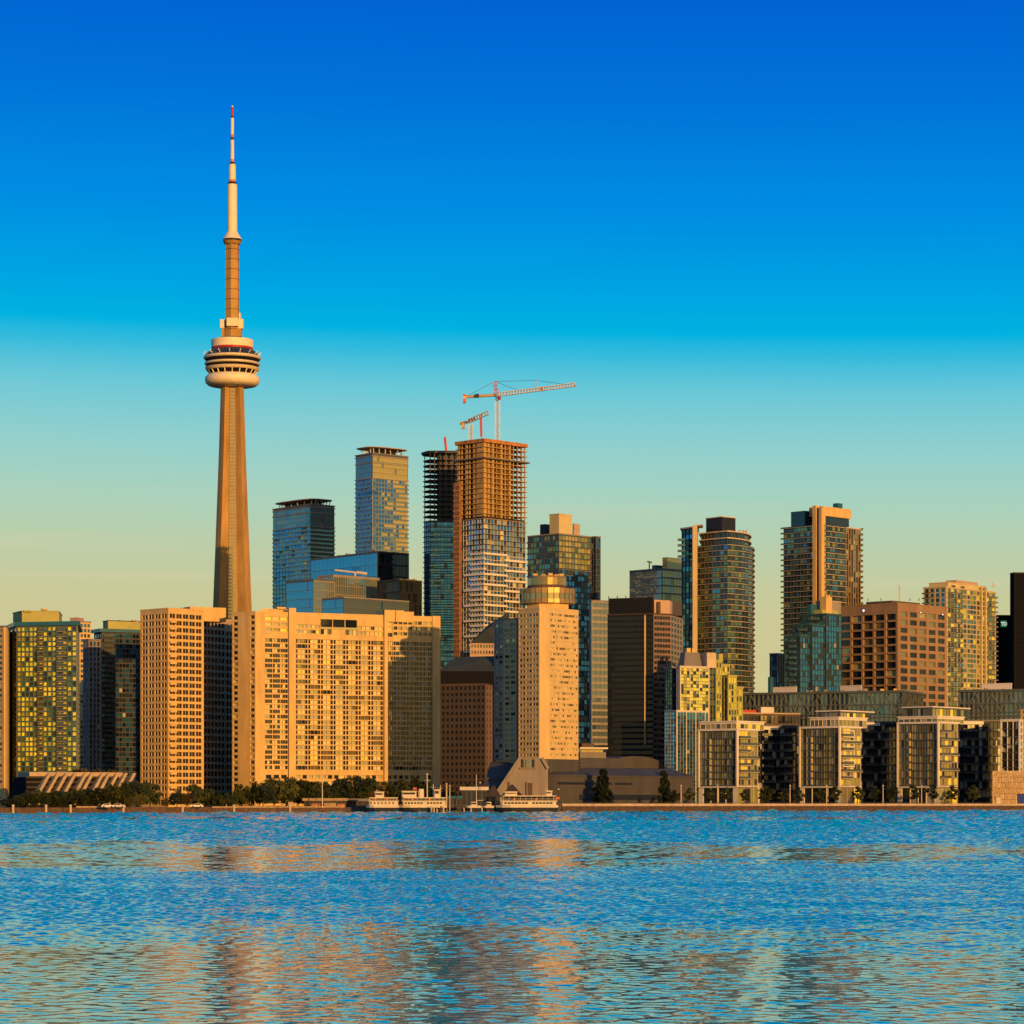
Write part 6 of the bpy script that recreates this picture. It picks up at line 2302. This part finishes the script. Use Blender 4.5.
# ------------------------------------------------------------------ trees
for nm, c in (('leaf_dark', (.018, .026, .008)), ('leaf_mid', (.040, .050, .012)), ('leaf_light', (.085, .085, .018)), ('leaf_gold', (.13, .085, .02)), ('leaf_red', (.12, .04, .015)), ('needle', (.010, .016, .009))):
    mat(nm, c, rough=.75, var=.25, scale=.8, spec=.2)


def crown_mesh(seed, pal, shape='round', n=42, per=75):
    """leaf clumps through a crown of height 1, width about .9"""
    r = random.Random(seed)
    m_ = MB()
    for k in range(n):
        if shape == 'round':
            while True:
                p = Vector((r.uniform(-1, 1), r.uniform(-1, 1), r.uniform(-1, 1)))
                if .25 < p.length < 1: break
            p = Vector((p.x * .44, p.y * .44, .54 + p.z * .38 - .10 * (p.x * p.x + p.y * p.y)))
            cr = r.uniform(.08, .16)
        elif shape == 'young':
            h = r.random()
            w = .30 * math.sin(math.pi * (.15 + .8 * h))
            a = r.random() * 6.283
            p = Vector((math.cos(a) * w * r.random() ** .5, math.sin(a) * w * r.random() ** .5, .28 + .68 * h))
            cr = r.uniform(.06, .11)
        else:
            h = r.random() ** 1.3
            w = .27 * (1 - h) ** .8 + .02
            a = r.random() * 6.283
            q = r.uniform(.5, 1)
            p = Vector((math.cos(a) * w * q, math.sin(a) * w * q, .06 + .9 * h))
            cr = r.uniform(.04, .08)
        mts = r.choices(pal, k=1)[0]
        for _ in range(per):
            d = Vector((r.gauss(0, 1), r.gauss(0, 1), r.gauss(0, .8)))
            d = d.normalized() * cr * r.random() ** .4
            c = p + d
            u_ = Vector((r.gauss(0, 1), r.gauss(0, 1), r.gauss(0, 1))).normalized()
            v_ = u_.orthogonal().normalized()
            s_ = r.uniform(.016, .032)
            m_.add([c - u_ * s_ - v_ * s_ * .6, c + u_ * s_ - v_ * s_ * .6, c + u_ * s_ * .8 + v_ * s_, c - u_ * s_ * .8 + v_ * s_], [(0, 1, 2, 3)], mts if r.random() < .8 else r.choice(pal))
    me = m_.mesh('crown')
    t_ = MB()
    t_.bar((0, 0, 0), (0, 0, .45), .022, 'trunk', 6, .014)
    for _ in range(5):
        a = r.random() * 6.283
        t_.bar((0, 0, r.uniform(.22, .42)), (math.cos(a) * .22, math.sin(a) * .22, r.uniform(.55, .75)), .010, 'trunk', 4, .004)
    return me, t_.mesh('trunk')


D_, M_, L_g, G_, R_, N_ = 'leaf_dark', 'leaf_mid', 'leaf_light', 'leaf_gold', 'leaf_red', 'needle'
KIND = {
    'dark': [crown_mesh(s, [D_, D_, D_, M_]) for s in (1, 2, 3)],
    'mid': [crown_mesh(s, [D_, M_, M_, L_g]) for s in (4, 5, 6)],
    'light': [crown_mesh(s, [M_, L_g, L_g, G_], n=26) for s in (7, 8)],
    'gold': [crown_mesh(s, [G_, M_, R_, G_], n=26) for s in (9, 10)],
    'young': [crown_mesh(s, [D_, M_, M_, L_g], 'young', 22, 60) for s in (11, 12, 13)],
    'cone': [crown_mesh(s, [N_, N_, D_], 'cone', 90, 60) for s in (14, 15)],
}
rt = random.Random(77)
proto = {}


def tree(kind, pxx, Y, ytop, label, group, z=GROUND, wide=1.0, name='tree'):
    me, tm = rt.choice(KIND[kind])
    h = wz(ytop, Y) - z
    key = (kind, me.name)
    if key not in proto:
        r = thing(name, label, 'tree', (0, 0, 0), group)
        cO = bpy.data.objects.new('crown', me); col.objects.link(cO); cO.parent = r
        tO = bpy.data.objects.new('trunk', tm); col.objects.link(tO); tO.parent = r
        proto[key] = (r, cO, tO)
    else:
        r0, c0_, t0_ = proto[key]
        r = r0.copy(); col.objects.link(r)
        r.name = name
        for ch in (c0_, t0_):
            c2 = ch.copy(); col.objects.link(c2); c2.parent = r
    tag(r, label, 'tree', group)
    r.location = (wx(pxx, Y), Y, z)
    s = h * 1.0
    r.scale = (s * wide, s * wide, s)
    r.rotation_euler = (0, 0, rt.random() * 6.28)
    return r


GA = 'trees along the left quay'
dk = 'dark leafy tree in the shaded row under the terraced building'
for pxx, yt, kd, w in ((6, 797, 'dark', 1.3), (18, 794, 'dark', 1.2), (27, 790, 'dark', 1.1), (38, 789, 'dark', 1.1), (48, 791, 'dark', 1.1), (58, 789, 'dark', 1.1), (68, 790, 'dark', 1.1), (78, 788, 'dark', 1.1), (88, 787, 'dark', 1.1), (98, 786, 'dark', 1.1)):
    tree(kd, pxx, shore_at(pxx) + rt.uniform(12, 20), yt, dk, GA, wide=w)
for pxx, yt, lab in ((108, 783, 'leftmost of the tall round trees right of the terraced building'), (121, 780.5, 'tall round tree, second of the group right of the terraced building'), (136, 779, 'tallest round tree of the group below the square windowed tower'), (150, 781, 'rightmost of the tall round trees below the square windowed tower')):
    tree('mid', pxx, shore_at(pxx) + rt.uniform(10, 16), yt, lab, GA)
tree('light', 129, shore_at(129) + 6, 792, 'small yellow green tree before the tall round trees', GA)
tree('light', 139, shore_at(139) + 6, 791, 'second small yellow green tree at the right of the tall round trees', GA)
for pxx, yt, kd, lab in ((165.5, 797, 'light', 'smallest yellow green tree on the quay below the square windowed tower'), (177, 789, 'dark', 'dark tree right of the smallest yellow green one'), (186, 791, 'gold', 'rusty gold tree on the quay below the square windowed tower'),
                     (196, 783, 'mid', 'tall green tree below the right edge of the square windowed tower'), (207, 787, 'dark', 'dark tree below the shaded wing of the square windowed tower'), (219, 793, 'mid', 'low green tree left of the short pale lamp post'), (230, 791, 'dark', 'dark tree at the left end of the long tan block')):
    tree(kd, pxx, shore_at(pxx) + rt.uniform(8, 16), yt, lab, GA)
mid_l = 'leafy tree in the dense row under the long tan block'
for pxx, yt, kd in ((242, 783, 'mid'), (253, 780, 'mid'), (263, 781, 'dark'), (274, 777, 'mid'), (286, 775.5, 'mid'), (298, 777, 'mid'), (309, 779, 'dark'), (320, 781, 'dark'), (331, 778, 'dark'), (343, 776, 'dark'), (356, 773, 'dark'), (367, 775, 'dark'), (388, 780, 'dark'),
                   (411, 776, 'mid'), (422, 778, 'dark')):
    tree(kd, pxx, shore_at(pxx) + rt.uniform(22, 34), yt, ('green ' if kd == 'mid' else 'darker ') + mid_l, GA)
tree('gold', 377, shore_at(377) + 20, 782, 'reddish brown tree in the row behind the smaller tour boat', GA)
tree('mid', 400, shore_at(400) + 22, 778, 'olive green tree behind the longer tour boat', GA)
tree('dark', 436, shore_at(436) + 24, 786, 'dark low tree left of the dock office', GA)
tree('mid', 450, shore_at(450) + 24, 788, 'low green tree behind the dark shed by the dock office', GA)
tree('dark', 474, shore_at(474) + 40, 779, 'dark tree behind the dock office', GA)
for pxx, yt, kd, lab in ((78, 766, 'dark', 'dark tree rising above the terraced building'), (92, 763, 'gold', 'rusty tree rising above the middle of the terraced building'), (104, 765, 'gold', 'rusty tree rising above the right part of the terraced building'), (118, 770, 'dark', 'dark tree above the right end of the terraced building')):
    tree(kd, pxx, 1086, yt, lab, GA)
tree('cone', 603, 1105, 768.5, 'large dark conifer before the grey hall, left of the two', 'dark conifers before the grey hall', wide=1.05, name='conifer')
tree('cone', 663.5, 1152, 770.5, 'large dark conifer at the right end of the grey hall', 'dark conifers before the grey hall', wide=1.0, name='conifer')
yl = 'young promenade tree '
for pxx, yt, lab in ((675, 790, 'left of the first tan lamp post'), (690, 788.5, 'right of the first tan lamp post'), (709.5, 789, 'below the left face of the leftmost waterfront block'), (727, 788, 'right of the second tan lamp post'), (745, 790, 'below the sunny side of the leftmost waterfront block'),
                     (763, 789.5, 'right of the third tan lamp post'), (768, 785.5, 'taller than its neighbours, by the recessed wing of the leftmost block'), (784, 789, 'left of the fourth tan lamp post'), (799, 790, 'right of the fourth tan lamp post'), (820, 787.5, 'left of the fifth tan lamp post'),
                     (835, 786.5, 'right of the fifth tan lamp post'), (857.5, 787, 'below the sunny side of the middle waterfront block'), (874.5, 786.5, 'left of the sixth tan lamp post'), (893, 786, 'right of the sixth tan lamp post'), (912, 785.5, 'left of the seventh tan lamp post'),
                     (932, 784.5, 'right of the seventh tan lamp post'), (952, 786, 'below the sunny side of the rightmost waterfront block'), (973, 785, 'left of the copper coloured building')):
    tree('young', pxx, shore_at(pxx) + rt.uniform(8, 12), yt, yl + lab, 'young trees along the promenade', z=GROUND + .9, wide=1.25)
